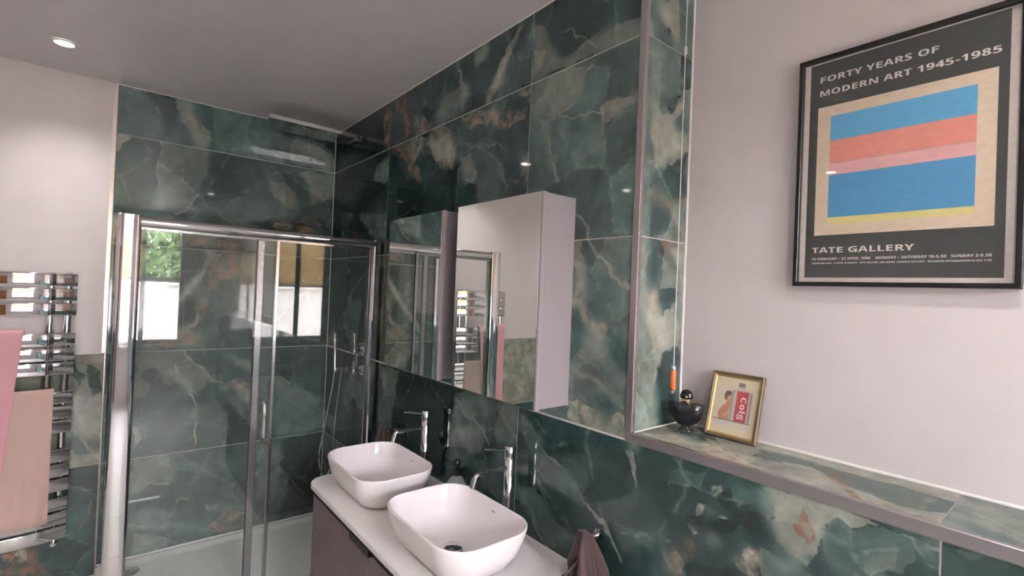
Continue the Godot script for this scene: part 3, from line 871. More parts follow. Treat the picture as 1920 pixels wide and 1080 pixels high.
# ------------------------------------------------------------------ room
func shell() -> void:
	var st := begin()
	box(st, Vector3(LEFT - 0.2, -0.15, -0.25), Vector3(0.5, 0.0, NEAR + 0.25))
	var floor_ := built("floor", st, M.grout, "pale beige tiled floor of the bathroom", "floor")
	for i in 6:
		for k in 10:
			var lo := Vector3(LEFT + i * 0.6, 0.0, k * 0.6)
			var hi := Vector3(minf(lo.x + 0.6, 0.0), 0.006, minf(lo.z + 0.6, NEAR))
			if hi.x - lo.x > 0.02 and hi.z - lo.z > 0.02:
				st = begin()
				box(st, lo + Vector3(0.0015, -0.004, 0.0015), hi - Vector3(0.0015, 0, 0.0015), 0.001)
				part("floor_tile", st, M.floor, floor_)
	st = begin()
	box(st, Vector3(LEFT - 0.2, HIGH, -0.25), Vector3(0.5, HIGH + 0.15, NEAR + 0.25))
	built("ceiling", st, M.ceiling, "flat off-white ceiling with recessed spotlights", "ceiling")
	# wall with the basins: full height up to EDGE, half height below the ledge beyond
	st = begin()
	box(st, Vector3(0.0015, 0, -0.2), Vector3(DEEP + 0.01, HIGH, EDGE - 0.003))
	box(st, Vector3(0.0015, 0, EDGE - 0.003), Vector3(DEEP + 0.01, LEDGE - 0.003, NEAR + 0.2))
	var right := built("wall_right", st, M.grout, "green marbled stone tiles on the wall behind the basins", "wall")
	var Zp := Vector3(0, 0, 1)
	var Yp := Vector3(0, 1, 0)
	for i in 5:
		for c in 6:
			var z0: float = COLS[c]
			var z1: float = COLS[c + 1]
			if i > 1:
				if z0 > EDGE:
					continue
				z1 = minf(z1, EDGE - 0.022)
			var h: float = ROWS[i + 1] - ROWS[i]
			if i == 1:
				h = 0.596
			var id := "R%d%d" % [i, c]
			if not prints.has(id):
				id = "G0" if (i + c) % 2 else "G1"
			tile(id, Vector3(0, ROWS[i], z0), Zp, Yp, z1 - z0, h, right)
	# returns of the recess and the ledge
	for e in [["N2", LEDGE, 1.8], ["N3", 1.8, 2.4], ["N4", 2.4, HIGH]]:
		tile(e[0], Vector3(0.014, e[1], EDGE), Vector3(1, 0, 0), Yp, DEEP - 0.014, e[2] - e[1], right)
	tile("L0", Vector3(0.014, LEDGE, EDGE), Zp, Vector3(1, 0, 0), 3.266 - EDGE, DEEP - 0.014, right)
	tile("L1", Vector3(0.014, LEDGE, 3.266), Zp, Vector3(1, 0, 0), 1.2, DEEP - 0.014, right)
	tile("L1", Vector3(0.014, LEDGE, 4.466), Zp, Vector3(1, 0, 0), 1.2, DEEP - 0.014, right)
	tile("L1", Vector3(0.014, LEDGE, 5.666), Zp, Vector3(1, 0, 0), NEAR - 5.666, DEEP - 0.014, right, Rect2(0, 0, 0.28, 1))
	st = begin()
	box(st, Vector3(DEEP, LEDGE - 0.2, EDGE - 0.1), Vector3(DEEP + 0.2, HIGH, NEAR + 0.2))
	built("wall_recess", st, M.paint, "smooth pale lilac-white wall above the tiled ledge", "wall")
	# metal edge trims
	st = begin()
	box(st, Vector3(-0.002, LEDGE - 0.026, EDGE - 0.022), Vector3(0.014, LEDGE + 0.001, NEAR), 0.0015)
	built("trim_1", st, M.steel, "brushed metal edge trim along the front of the tiled ledge", "trim")
	st = begin()
	box(st, Vector3(-0.002, LEDGE + 0.001, EDGE - 0.022), Vector3(0.014, HIGH, EDGE + 0.002), 0.0015)
	built("trim_2", st, M.steel, "brushed metal edge trim up the outer tiled corner", "trim")
	st = begin()
	tube(st, [Vector3(DEEP - 0.002, LEDGE + 0.001, EDGE), Vector3(DEEP - 0.002, LEDGE + 0.001, NEAR)], 0.005, 8, 1)
	tube(st, [Vector3(DEEP - 0.001, LEDGE, EDGE + 0.001), Vector3(DEEP - 0.001, HIGH, EDGE + 0.001)], 0.004, 8, 1)
	tube(st, [Vector3(0.014, LEDGE + 0.0, EDGE + 0.001), Vector3(DEEP, LEDGE + 0.0, EDGE + 0.001)], 0.003, 8, 1)
	built("trim_3", st, M.silicone, "white sealant line where ledge meets the painted wall", "trim")
	# shower end wall
	st = begin()
	box(st, Vector3(LEFT - 0.2, 0, -0.2), Vector3(0.003, HIGH, -0.0015))
	var back := built("wall_back", st, M.grout, "green marbled stone tiles on the shower end wall", "wall")
	for i in 5:
		tile("B%d" % i, Vector3(SHOWER, ROWS[i], 0), Vector3(1, 0, 0), Yp, -SHOWER, ROWS[i + 1] - ROWS[i], back)
	for i in 2:
		tile("A%d" % i, Vector3(SHOWER - 1.2, ROWS[i], 0), Vector3(1, 0, 0), Yp, 1.2 - 0.006, 0.6, back)
		tile("G%d" % i, Vector3(LEFT, ROWS[i], 0), Vector3(1, 0, 0), Yp, SHOWER - 1.2 - LEFT, 0.6, back, Rect2(0.24, 0, 0.76, 1))
	st = begin()
	box(st, Vector3(LEFT, 1.2, -0.1), Vector3(SHOWER - 0.012, HIGH, -0.0008))
	part("plaster", st, M.paint, back)
	st = begin()
	box(st, Vector3(SHOWER - 0.020, 1.2, -0.01), Vector3(SHOWER, HIGH, 0.003), 0.001)
	box(st, Vector3(SHOWER - 0.008, 0.0, -0.01), Vector3(SHOWER, 1.2, 0.002), 0.001)
	built("trim_4", st, M.steel, "bright metal edge trim where shower tiling meets painted wall", "trim")
	st = begin()
	box(st, Vector3(LEFT, 1.197, -0.01), Vector3(SHOWER - 0.02, 1.210, 0.004), 0.001)
	built("trim_5", st, M.white_trim, "white edge trim on top of half height tiles behind radiator", "trim")
	st = begin()
	tube(st, [Vector3(0, 0.05, 0), Vector3(0, HIGH, 0)], 0.0028, 8, 1)
	tube(st, [Vector3(SHOWER, 0.049, 0.003), Vector3(0, 0.049, 0.003)], 0.005, 8, 1)
	tube(st, [Vector3(-0.003, 0.049, 0.003), Vector3(-0.003, 0.049, 0.81)], 0.005, 8, 1)
	tube(st, [Vector3(SHOWER, HIGH - 0.001, 0), Vector3(0, HIGH - 0.001, 0)], 0.003, 8, 1)
	tube(st, [Vector3(0, HIGH - 0.001, 0), Vector3(0, HIGH - 0.001, EDGE)], 0.003, 8, 1)
	built("trim_6", st, M.silicone, "pale sealant lines in the shower corner and ceiling edge", "trim")
	# wall opposite the basins
	st = begin()
	box(st, Vector3(LEFT - 0.2, 0, -0.2), Vector3(LEFT, HIGH, NEAR + 0.2))
	var left := built("wall_left", st, M.paint, "painted wall with half height tiles opposite the basins", "wall")
	for i in 2:
		for c in 5:
			tile("G%d" % ((i + c) % 2), Vector3(LEFT + 0.008, ROWS[i], (c + 1) * 1.2), Vector3(0, 0, -1), Yp, 1.2, 0.6, left)

func window_and_door() -> void:
	# wall behind the camera with a window, seen mirrored in glass, tiles and chrome
	var x0 := -1.95
	var x1 := -0.40
	var y0 := 0.76
	var y1 := 2.60
	var d0 := -3.1
	var d1 := -2.26
	var st := begin()
	box(st, Vector3(LEFT, 0, NEAR), Vector3(d0, HIGH, NEAR + 0.2))
	box(st, Vector3(d0, 2.05, NEAR), Vector3(d1, HIGH, NEAR + 0.2))
	box(st, Vector3(d1, 0, NEAR), Vector3(x0, HIGH, NEAR + 0.2))
	box(st, Vector3(x0, 0, NEAR), Vector3(x1, y0, NEAR + 0.2))
	box(st, Vector3(x0, y1, NEAR), Vector3(x1, HIGH, NEAR + 0.2))
	box(st, Vector3(x1, 0, NEAR), Vector3(DEEP + 0.2, HIGH, NEAR + 0.2))
	built("wall_front", st, M.paint, "painted wall with the window, facing the shower", "wall")
	st = begin()
	var z := NEAR + 0.06
	var fw := 0.055
	for e in [[x0, x0 + fw, y0, y1], [x1 - fw, x1, y0, y1], [x0 + fw, x1 - fw, y0, y0 + fw], [x0 + fw, x1 - fw, y1 - fw, y1], [x0 + fw, x1 - fw, 1.57, 1.63], [-0.875, -0.825, y0 + fw, y1 - fw]]:
		box(st, Vector3(e[0], e[2], z), Vector3(e[1], e[3], z + 0.06), 0.004)
	var win := built("window_1", st, M.frame_white, "white framed window with clear panes and transom bar", "window")
	for e in [[x0 + fw, -0.875], [-0.825, x1 - fw]]:
		st = begin()
		box(st, Vector3(e[0], y0 + fw, z + 0.026), Vector3(e[1], 1.57, z + 0.032))
		part("pane", st, M.glass, win)
		st = begin()
		box(st, Vector3(e[0], 1.63, z + 0.026), Vector3(e[1], y1 - fw, z + 0.032))
		part("pane", st, M.glass, win)
	st = begin()
	box(st, Vector3(x0 - 0.04, y0 - 0.03, NEAR - 0.05), Vector3(x1 + 0.04, y0, NEAR + 0.06), 0.004)
	part("sill", st, M.frame_white, win)
	var blind := thing("bamboo_blind", Vector3(-1.385, 1.62, NEAR + 0.035), "natural bamboo slat blind hanging at the window", "blind")
	var slat := begin()
	box(slat, Vector3(-0.52, 0, -0.004), Vector3(0.52, 0.0155, 0.002), 0.002)
	slat.generate_normals()
	var sm := slat.commit()
	for k in 48:
		put("slat", sm, M.bamboo, blind).position = Vector3(0, k * 0.0188, 0.0012 * (k % 3))
	st = begin()
	box(st, Vector3(-0.53, 0.905, -0.015), Vector3(0.53, 0.945, 0.012), 0.003)
	part("headrail", st, M.oak, blind)
	for x in [-0.34, 0.34]:
		st = begin()
		rod(st, Vector3(x, -0.01, -0.006), Vector3(x, 0.91, -0.006), 0.0015, 6)
		part("cord", st, M.cord, blind)
	st = begin()
	box(st, Vector3(d0 + 0.04, 0.005, NEAR + 0.05), Vector3(d1 - 0.04, 2.01, NEAR + 0.09), 0.003)
	var door := built("door_1", st, M.oak, "plain oak door beside the window", "door")
	st = begin()
	for e in [[d0, d0 + 0.04, 0.0, 2.05], [d1 - 0.04, d1, 0.0, 2.05], [d0 + 0.04, d1 - 0.04, 2.01, 2.05]]:
		box(st, Vector3(e[0], e[2], NEAR), Vector3(e[1], e[3], NEAR + 0.12))
	part("door_frame", st, M.frame_white, door)
	st = begin()
	rod(st, Vector3(d1 - 0.10, 1.02, NEAR + 0.05), Vector3(d1 - 0.10, 1.02, NEAR), 0.011)
	rod(st, Vector3(d1 - 0.09, 1.02, NEAR + 0.002), Vector3(d1 - 0.21, 1.02, NEAR + 0.002), 0.009, 16, 0.002)
	part("door_handle", st, M.chrome, door)

# ------------------------------------------------------------------ shower
func shower() -> void:
	var scr := 0.80
	# tray
	var tray := thing("shower_tray", Vector3(-0.6, 0, 0.41), "low white rectangular shower tray behind the glass screen", "shower tray")
	var st := begin()
	var rings := []
	for e in [[0.0, 0.593, 0.403, 0.02], [0.044, 0.593, 0.403, 0.02], [0.048, 0.589, 0.399, 0.02], [0.048, 0.555, 0.365, 0.04], [0.045, 0.55, 0.36, 0.045], [0.036, 0.535, 0.345, 0.05], [0.034, 0.52, 0.33, 0.05]]:
		rings.append(rrect(0, 0, e[0], e[1], e[2], e[3]))
	loft(st, rings, true, true)
	part("tray_body", st, M.tray, tray)
	st = begin()
	lathe(st, [[0.055, 0.0], [0.055, 0.004], [0.048, 0.009], [0.03, 0.0125], [0.0, 0.0135]], 36, Vector3(-0.46, 0.034, -0.27))
	part("waste_cover", st, M.chrome, tray)
	# enclosure
	var en := thing("shower_enclosure", Vector3(-0.6, 0.0482, scr), "chrome framed sliding glass shower screen with side panel", "shower screen")
	var ox := Vector3(-0.6, 0.048, scr)
	var top := 1.885 - 0.048
	st = begin()
	rings = []
	for y in [[0.0, 0.0], [top - 0.002, 0.0], [top, 0.002]]:
		var ring := PackedVector3Array()
		for q in 21:
			var t := lerpf(-1.0, 1.0, q / 20.0)
			ring.append(Vector3(-1.134 - ox.x + t * (0.040 - y[1]), y[0], 0.027 - y[1] + 0.0035 * (1.0 - t * t) - 0.008 * pow(absf(t), 14.0)))
		ring.append(Vector3(-1.094 - ox.x - y[1], y[0], -0.028 + y[1]))
		ring.append(Vector3(-1.174 - ox.x + y[1], y[0], -0.028 + y[1]))
		rings.append(ring)
	loft(st, rings, true, true)
	part("corner_post", st, M.chrome, en)
	st = begin()
	box(st, Vector3(-0.045 - ox.x, 0, -0.03), Vector3(-0.0005 - ox.x, top, 0.03), 0.006)
	var jamb := part("wall_post", st, M.chrome, en)
	st = begin()
	box(st, Vector3(-0.062 - ox.x, 0.01, -0.008), Vector3(-0.045 - ox.x, top - 0.04, 0.008), 0.003)
	part("seal_strip", st, M.satin, jamb)
	# head rail, oval section
	st = begin()
	rings = []
	for x in [-1.095, -0.045]:
		var ring := PackedVector3Array()
		for j in 24:
			var t := TAU * j / 24
			ring.append(Vector3(x - ox.x, top - 0.026 + 0.024 * sin(t), 0.004 + 0.030 * cos(t)).rotated(Vector3.RIGHT, 0.0))
		rings.append(ring)
	loft(st, rings, true, true)
	part("head_rail", st, M.chrome, en)
	st = begin()
	box(st, Vector3(-1.095 - ox.x, top - 0.062, -0.012), Vector3(-0.045 - ox.x, top - 0.046, 0.006), 0.002)
	part("rail_channel", st, M.satin, en)
	st = begin()
	box(st, Vector3(-1.095 - ox.x, 0.0, -0.022), Vector3(-0.045 - ox.x, 0.022, 0.022), 0.005)
	part("bottom_rail", st, M.chrome, en)
	# fixed pane on the left, door on the right
	st = begin()
	box(st, Vector3(-1.096 - ox.x, 0.02, 0.006), Vector3(-0.535 - ox.x, top - 0.05, 0.012))
	var fixed := part("fixed_pane", st, M.glass, en)
	st = begin()
	box(st, Vector3(-0.552 - ox.x, 0.02, 0.002), Vector3(-0.535 - ox.x, top - 0.05, 0.016), 0.002)
	part("edge_profile", st, M.satin, fixed)
	st = begin()
	box(st, Vector3(-0.625 - ox.x, 0.024, -0.016), Vector3(-0.062 - ox.x, top - 0.052, -0.010))
	var door := part("sliding_door", st, M.glass, en)
	st = begin()
	box(st, Vector3(-0.632 - ox.x, 0.024, -0.022), Vector3(-0.600 - ox.x, top - 0.052, -0.006), 0.003)
	part("edge_profile", st, M.satin, door)
	st = begin()
	box(st, Vector3(-0.636 - ox.x, 0.024, -0.020), Vector3(-0.632 - ox.x, top - 0.052, -0.008))
	part("seal_strip", st, M.black_matt, door)
	st = begin()
	var hx := -0.583 - ox.x
	box(st, Vector3(hx - 0.010, 0.94 - 0.097 - 0.048, 0.036), Vector3(hx + 0.012, 0.94 + 0.097 - 0.048, 0.050), 0.005)
	for y in [0.865, 1.015]:
		rod(st, Vector3(hx, y - 0.048, -0.012), Vector3(hx, y - 0.048, 0.040), 0.007, 14)
	part("handle", st, M.chrome, door)
	# side pane back to the tiled wall
	st = begin()
	box(st, Vector3(-1.158 - ox.x, 0.004, -0.785), Vector3(-1.152 - ox.x, top - 0.02, -0.02))
	var side := part("side_pane", st, M.glass, en)
	st = begin()
	box(st, Vector3(-1.170 - ox.x, 0.0, -0.798), Vector3(-1.140 - ox.x, top, -0.778), 0.003)
	part("wall_channel", st, M.chrome, side)
	st = begin()
	box(st, Vector3(-1.166 - ox.x, top - 0.02, -0.79), Vector3(-1.144 - ox.x, top, -0.02), 0.003)
	part("top_channel", st, M.chrome, side)
	# overhead shower
	var head := thing("overhead_shower", Vector3(0, 2.53, 0.35), "flat rectangular chrome overhead shower just under the ceiling", "shower head")
	st = begin()
	box(st, Vector3(-0.53, 0.012, -0.10), Vector3(-0.03, 0.040, 0.10), 0.003)
	part("head_plate", st, M.chrome, head)
	st = begin()
	box(st, Vector3(-0.03, 0.005, -0.06), Vector3(-0.0005, 0.047, 0.06), 0.003)
	part("wall_bracket", st, M.chrome, head)
	st = begin()
	for k in 10:
		for q in 5:
			lathe(st, [[0.0022, 0.0], [0.003, 0.004]], 8, Vector3(-0.49 + k * 0.046, 0.0085, -0.07 + q * 0.035))
	part("nozzles", st, M.black, head).set_meta("kind", "stuff")
	# thermostatic valve
	var v := thing("shower_valve", Vector3(0, 1.06, 0.62), "chrome thermostatic shower valve with two knobs and lever", "shower valve")
	st = begin()
	box(st, Vector3(-0.012, 0.0, -0.05), Vector3(-0.0005, 0.24, 0.05), 0.004)
	part("plate", st, M.chrome, v)
	for y in [0.06, 0.175]:
		st = begin()
		lathe(st, [[0.034, 0.0], [0.034, 0.012], [0.024, 0.016], [0.024, 0.05], [0.021, 0.056]], 28, Vector3(-0.010, y, 0), Vector3(-1, 0, 0))
		var knob := part("knob", st, M.chrome, v)
		st = begin()
		rod(st, Vector3(-0.05, y + 0.01, 0), Vector3(-0.052, y + (0.10 if y > 0.1 else 0.05), -0.012), 0.0045, 12, 0.001)
		part("lever", st, M.chrome, knob)
	# hand shower
	var hs := thing("hand_shower", Vector3(0, 1.09, 0.375), "slim chrome hand shower in its wall elbow with hanging hose", "hand shower")
	st = begin()
	lathe(st, [[0.028, 0.0], [0.028, 0.006], [0.014, 0.010], [0.014, 0.05], [0.017, 0.052], [0.017, 0.07], [0.012, 0.075]], 24, Vector3(-0.0005, 0, 0), Vector3(-1, 0, 0))
	part("wall_elbow", st, M.chrome, hs)
	st = begin()
	lathe(st, [[0.007, 0.0], [0.010, 0.01], [0.010, 0.18], [0.012, 0.19], [0.012, 0.235], [0.010, 0.24]], 20, Vector3(-0.075, -0.012, -0.002), Vector3(0.05, 0.98, -0.20).normalized())
	part("handset", st, M.chrome, hs)
	st = begin()
	tube(st, [Vector3(-0.075, -0.012, 0), Vector3(-0.075, -0.14, -0.035), Vector3(-0.075, -0.42, -0.15), Vector3(-0.08, -0.58, -0.20), Vector3(-0.085, -0.67, -0.15), Vector3(-0.08, -0.66, -0.03), Vector3(-0.07, -0.55, 0.03), Vector3(-0.065, -0.40, 0.01), Vector3(-0.055, -0.20, 0.015), Vector3(-0.04, -0.01, 0.02)], 0.0065, 10, 8)
	part("hose", st, M.chrome, hs)

# ------------------------------------------------------------------ towel radiator
func radiator() -> void:
	var x0 := -1.805
	var x1 := -1.315
	var mid := (x0 + x1) / 2
	var r := thing("towel_radiator", Vector3(mid, 0.28, 0.075), "tall chrome towel radiator with bowed flat bars", "radiator")
	var bow := func(x: float) -> float:
		return 0.045 * (1.0 - pow(x / 0.245, 2.0))
	var st := begin()
	var rings := []
	for i in 25:
		var x := -0.245 + 0.49 * i / 24.0
		var ring := PackedVector3Array()
		for q in [[-0.0315, 0.0], [-0.0312, 0.003], [-0.030, 0.0046], [-0.026, 0.0052], [0.0, 0.0056], [0.026, 0.0052], [0.030, 0.0046], [0.0312, 0.003], [0.0315, 0.0], [0.030, -0.004], [-0.030, -0.004]]:
			ring.append(Vector3(x, q[0], q[1] + bow.call(x) + 0.016))
		ring.reverse()
		rings.append(ring)
	loft(st, rings, true, true, false, -2.0)
	st.generate_normals()
	var bar := st.commit()
	for y in [1.589, 1.515, 1.441, 1.288, 1.214, 1.144, 0.996, 0.921, 0.848, 0.702, 0.627, 0.553, 0.457, 0.383, 0.310]:
		put("bar", bar, M.chrome, r).position = Vector3(0, y - 0.28, 0)
	for x in [-0.21, -0.145, 0.145, 0.21]:
		st = begin()
		rod(st, Vector3(x, -0.005, -0.004), Vector3(x, 1.345, -0.004), 0.0165, 24, 0.003)
		part("upright", st, M.chrome, r)
	for y in [0.12, 1.22]:
		for x in [-0.18, 0.18]:
			st = begin()
			rod(st, Vector3(x, y, -0.0745), Vector3(x, y, 0.0), 0.011, 16)
			part("wall_bracket", st, M.chrome, r)
	for x in [-0.2, 0.2]:
		st = begin()
		lathe(st, [[0.012, 0.0], [0.016, 0.004], [0.016, 0.035], [0.012, 0.04]], 20, Vector3(x, -0.046, -0.004))
		part("valve", st, M.chrome, r)
	# towels: a folded sheet over a bar, front long and back short
	towel("bath_towel", "pink bath towel hanging over the upper bars of the radiator", M.pink, -1.79, -1.50, 1.327, 0.34, 1.10, 0.014, 5, -0.075)
	towel("bath_towel_001", "beige hand towel folded over the lower bars of the radiator", M.beige, -1.625, -1.385, 1.035, 0.375, 0.78, 0.0, 9)

func towel(called: String, label: String, m: Material, x0: float, x1: float, top: float, low: float, back_low: float, fwd: float, sd: int, lean := 0.0) -> void:
	var mid := (x0 + x1) / 2
	var t := thing(called, Vector3(mid, low, 0.1), label, "towel", "towels on the radiator")
	var n := FastNoiseLite.new()
	n.seed = sd
	n.frequency = 6.0
	n.fractal_octaves = 3
	var make := func(front: float, behind: float, y_from: float, thick: float) -> SurfaceTool:
		var st := begin()
		var rings := []
		for i in 22:
			var x := lerpf(x0, x1, i / 21.0)
			var rx := x + 1.56
			var bow := 0.045 * (1.0 - pow(rx / 0.245, 2.0))
			var zf := 0.075 + 0.016 + bow + 0.0075 + fwd
			var zb := 0.075 + 0.016 + bow - 0.0095 - fwd * 0.25
			var path := []
			var steps := 16
			for s in steps + 1:
				var y := lerpf(y_from, top - 0.004, s / float(steps))
				var f := 1.0 - s / float(steps)
				path.append(Vector2(y, zf + thick * 0.5 + f * front * (0.006 + 0.012 * n.get_noise_2d(x * 3.0, y * 0.6)) + 0.0015 * n.get_noise_2d(x * 9.0, y * 7.0)))
			if behind > 0.0:
				var c := (zf + zb) / 2
				var rr := (zf - zb) / 2 + thick * 0.5
				for s in range(1, 7):
					var a := PI * s / 7.0
					path.append(Vector2(top + sin(a) * rr * 0.55, c + cos(a) * rr))
				for s in 8:
					path.append(Vector2(lerpf(top - 0.004, back_low, s / 7.0), zb - thick * 0.5))
			var ring := PackedVector3Array()
			var inner := []
			for s in path.size():
				var d: Vector2 = (path[mini(s + 1, path.size() - 1)] - path[maxi(s - 1, 0)]).normalized()
				var o := Vector2(-d.y, d.x) * thick * 0.5
				var q: Vector2 = path[s] + o
				var w: Vector2 = path[s] - o
				var slip := lean * clampf((top - path[s].x) / (top - low), 0.0, 1.0) * (i / 21.0)
				ring.append(Vector3(x - mid + slip, q.x - low, q.y - 0.1))
				inner.append(Vector3(x - mid + slip, w.x - low, w.y - 0.1))
			inner.reverse()
			for q in inner:
				ring.append(q)
			rings.append(ring)
		var gp := 3
		for i in rings.size() - 1:
			st.set_smooth_group(gp)
			for s in rings[0].size():
				var e: int = (s + 1) % rings[0].size()
				quad(st, rings[i][s], rings[i][e], rings[i + 1][e], rings[i + 1][s])
		for e in [0, rings.size() - 1]:
			var q: PackedVector3Array = rings[e]
			var half := q.size() / 2
			st.set_smooth_group(-1)
			for s in half - 1:
				var a := q[s]
				var b := q[s + 1]
				var c := q[q.size() - 2 - s]
				var d := q[q.size() - 1 - s]
				if e == 0:
					quad(st, a, d, c, b)
				else:
					quad(st, a, b, c, d)
		return st
	part("sheet", make.call(1.0, 1.0, low, 0.007), m, t)
	part("hem", hem(n, x0, x1 + lean * 0.9, low, fwd, mid), m, t)

func hem(n: FastNoiseLite, x0: float, x1: float, low: float, fwd: float, mid: float) -> SurfaceTool:
	var st := begin()
	var pts := []
	for i in 14:
		var x := lerpf(x0 + 0.002, x1 - 0.002, i / 13.0)
		var bow := 0.045 * (1.0 - pow((x + 1.56) / 0.245, 2.0))
		var y := low + 0.095
		var z := 0.075 + 0.016 + bow + 0.0075 + fwd + 0.0035 + 0.86 * (0.006 + 0.012 * n.get_noise_2d(x * 3.0, y * 0.6)) + 0.0025
		pts.append(Vector3(x - mid, y - low, z - 0.1))
	tube(st, pts, 0.0022, 6, 2)
	return st

# ------------------------------------------------------------------ vanity, basins, taps
func outline(hz0: float, hz1: float, depth: float, r: float) -> Array:   # plan of the unit: (x, z) from the wall at the far end round the front to the near end
	var out := []
	out.append(Vector2(0, hz0))
	for s in 13:
		var t := PI / 2 * s / 12.0
		out.append(Vector2(-depth + r - r * sin(t), hz0 + r - r * cos(t)))
	for s in 13:
		var t := PI / 2 * s / 12.0
		out.append(Vector2(-depth + r - r * cos(t), hz1 - r + r * sin(t)))
	out.append(Vector2(0, hz1))
	return out

func prism(st: SurfaceTool, plan: Array, y0: float, y1: float, bev: float) -> void:
	var rings := []
	var c := Vector2.ZERO
	for p in plan:
		c += p / plan.size()
	for e in [[y0, bev], [y0 + bev, 0.0], [y1 - bev, 0.0], [y1, bev]]:
		var ring := PackedVector3Array()
		for p in plan:
			var q: Vector2 = p + (c - p).normalized() * e[1]
			ring.append(Vector3(minf(q.x, -0.0005), e[0], q.y))
		ring.reverse()
		rings.append(ring)
	rings.map(func(_x): return 0)
	loft(st, rings, true, true)

func vanity() -> void:
	var z0 := 1.2
	var z1 := 2.4
	var top := 0.752
	var st := begin()
	var wt := thing("worktop", Vector3(0, top - 0.02, 1.8), "slim white stone worktop with rounded corners under the basins", "worktop")
	prism(st, outline(z0 - 1.8, z1 - 1.8, 0.482, 0.085), 0.0, 0.02, 0.002)
	part("slab", st, M.quartz, wt)
	var cab := thing("vanity_cabinet", Vector3(-0.006, 0.25, 1.8), "wall hung vanity cabinet with dark brown fluted front", "cabinet")
	st = begin()
	prism(st, outline(-0.588, 0.588, 0.455, 0.075), 0.0, 0.48, 0.002)
	part("body", st, M.flute, cab)
	# fluted skin: half-round ribs along the rounded front, in four fronts
	var plan := outline(-0.59, 0.59, 0.459, 0.079)
	var path := [plan[0]]
	for i in range(1, plan.size()):
		path.append(plan[i])
	var length := 0.0
	for i in path.size() - 1:
		length += path[i].distance_to(path[i + 1])
	var pitch := 0.0078
	var count := int(length / pitch)
	var at := func(s: float) -> Array:
		var d := s
		for i in path.size() - 1:
			var l: float = path[i].distance_to(path[i + 1])
			if d <= l or i == path.size() - 2:
				var dir: Vector2 = (path[i + 1] - path[i]).normalized()
				return [path[i] + dir * d, Vector2(-dir.y, dir.x)]
			d -= l
		return []
	for half in 2:
		st = begin()
		var a := 0 if half == 0 else count / 2
		var b := count / 2 if half == 0 else count
		var y0 := 0.004
		var y1 := 0.452
		for i in range(a, b):
			var prof := []
			for q in 5:
				var e: Array = at.call((i + q / 4.0) * pitch)
				var out: Vector2 = e[1]
				if out.dot(e[0] - Vector2(-0.2, 0.0)) < 0:
					out = -out
				prof.append(e[0] + out * (0.0046 * sin(PI * q / 4.0)))
			st.set_smooth_group(i % 2)
			for q in 4:
				var p: Vector2 = prof[q]
				var w: Vector2 = prof[q + 1]
				quad(st, Vector3(p.x, y0, p.y), Vector3(w.x, y0, w.y), Vector3(w.x, y1, w.y), Vector3(p.x, y1, p.y))
		var skin := part("fluted_front", st, M.flute, cab)
		skin.set_meta("kind", "stuff")
	st = begin()
	box(st, Vector3(-0.478, 0.450, -0.085), Vector3(-0.452, 0.478, 0.085), 0.002)
	part("handle", st, M.black, cab)
	# basins
	var bs := thing("basin", Vector3(-0.285, top, 2.105), "white rounded countertop basin nearest the camera, beside the soap", "basin", "countertop basins")
	st = begin()
	var rings := []
	for e in [[0.0, 0.108, 0.172, 0.075], [0.003, 0.114, 0.178, 0.08], [0.02, 0.127, 0.194, 0.085], [0.06, 0.148, 0.218, 0.092], [0.10, 0.1595, 0.230, 0.097], [0.128, 0.1650, 0.236, 0.10], [0.1335, 0.1648, 0.2358, 0.10], [0.1355, 0.1630, 0.2340, 0.0985], [0.1350, 0.1610, 0.2320, 0.0965], [0.131, 0.1590, 0.2300, 0.0950], [0.10, 0.1535, 0.2240, 0.094], [0.06, 0.142, 0.212, 0.09], [0.032, 0.124, 0.192, 0.085], [0.019, 0.098, 0.160, 0.08], [0.014, 0.06, 0.11, 0.06], [0.012, 0.03, 0.045, 0.03]]:
		rings.append(rrect(0, 0, e[0], e[1], e[2], e[3], 10))
	loft(st, rings, true, true, false, -2.0)
	part("bowl", st, M.ceramic, bs)
	st = begin()
	lathe(st, [[0.033, 0.0], [0.0335, 0.003], [0.029, 0.004], [0.020, 0.004], [0.020, 0.007], [0.031, 0.008], [0.032, 0.012], [0.028, 0.0145], [0.0, 0.016]], 32, Vector3(0.0, 0.0125, 0))
	part("waste_plug", st, M.chrome, bs)
	st = begin()
	box(st, Vector3(0.1535, 0.096, -0.002), Vector3(0.1565, 0.104, 0.016))
	part("maker_mark", st, M.smudge, bs)
	copy(bs, "basin_001", Vector3(-0.278, top, 1.50), "white rounded countertop basin at the far end by the shower")
	# taps
	var tp := thing("basin_tap", Vector3(-0.058, top, 2.10), "tall chrome mixer tap behind the nearer basin", "tap", "tall basin taps")
	st = begin()
	lathe(st, [[0.024, 0.0], [0.024, 0.004], [0.018, 0.006], [0.018, 0.266], [0.0165, 0.268], [0.0165, 0.271]], 32)
	part("column", st, M.chrome, tp)
	st = begin()
	lathe(st, [[0.0175, 0.271], [0.0185, 0.272], [0.0185, 0.312], [0.017, 0.315]], 32)
	var cap := part("cap", st, M.chrome, tp)
	st = begin()
	rod(st, Vector3(-0.012, 0.303, 0), Vector3(-0.105, 0.318, -0.010), 0.0032, 12, 0.0008)
	part("lever", st, M.chrome, cap)
	st = begin()
	tube(st, [Vector3(-0.01, 0.240, 0), Vector3(-0.06, 0.240, 0), Vector3(-0.128, 0.239, 0), Vector3(-0.142, 0.236, 0), Vector3(-0.149, 0.226, 0), Vector3(-0.154, 0.208, 0)], 0.0088, 16, 6)
	var spout := part("spout", st, M.chrome, tp)
	st = begin()
	rod(st, Vector3(-0.147, 0.232, 0), Vector3(-0.1575, 0.197, 0), 0.0115, 18, 0.001)
	part("aerator", st, M.satin, spout)
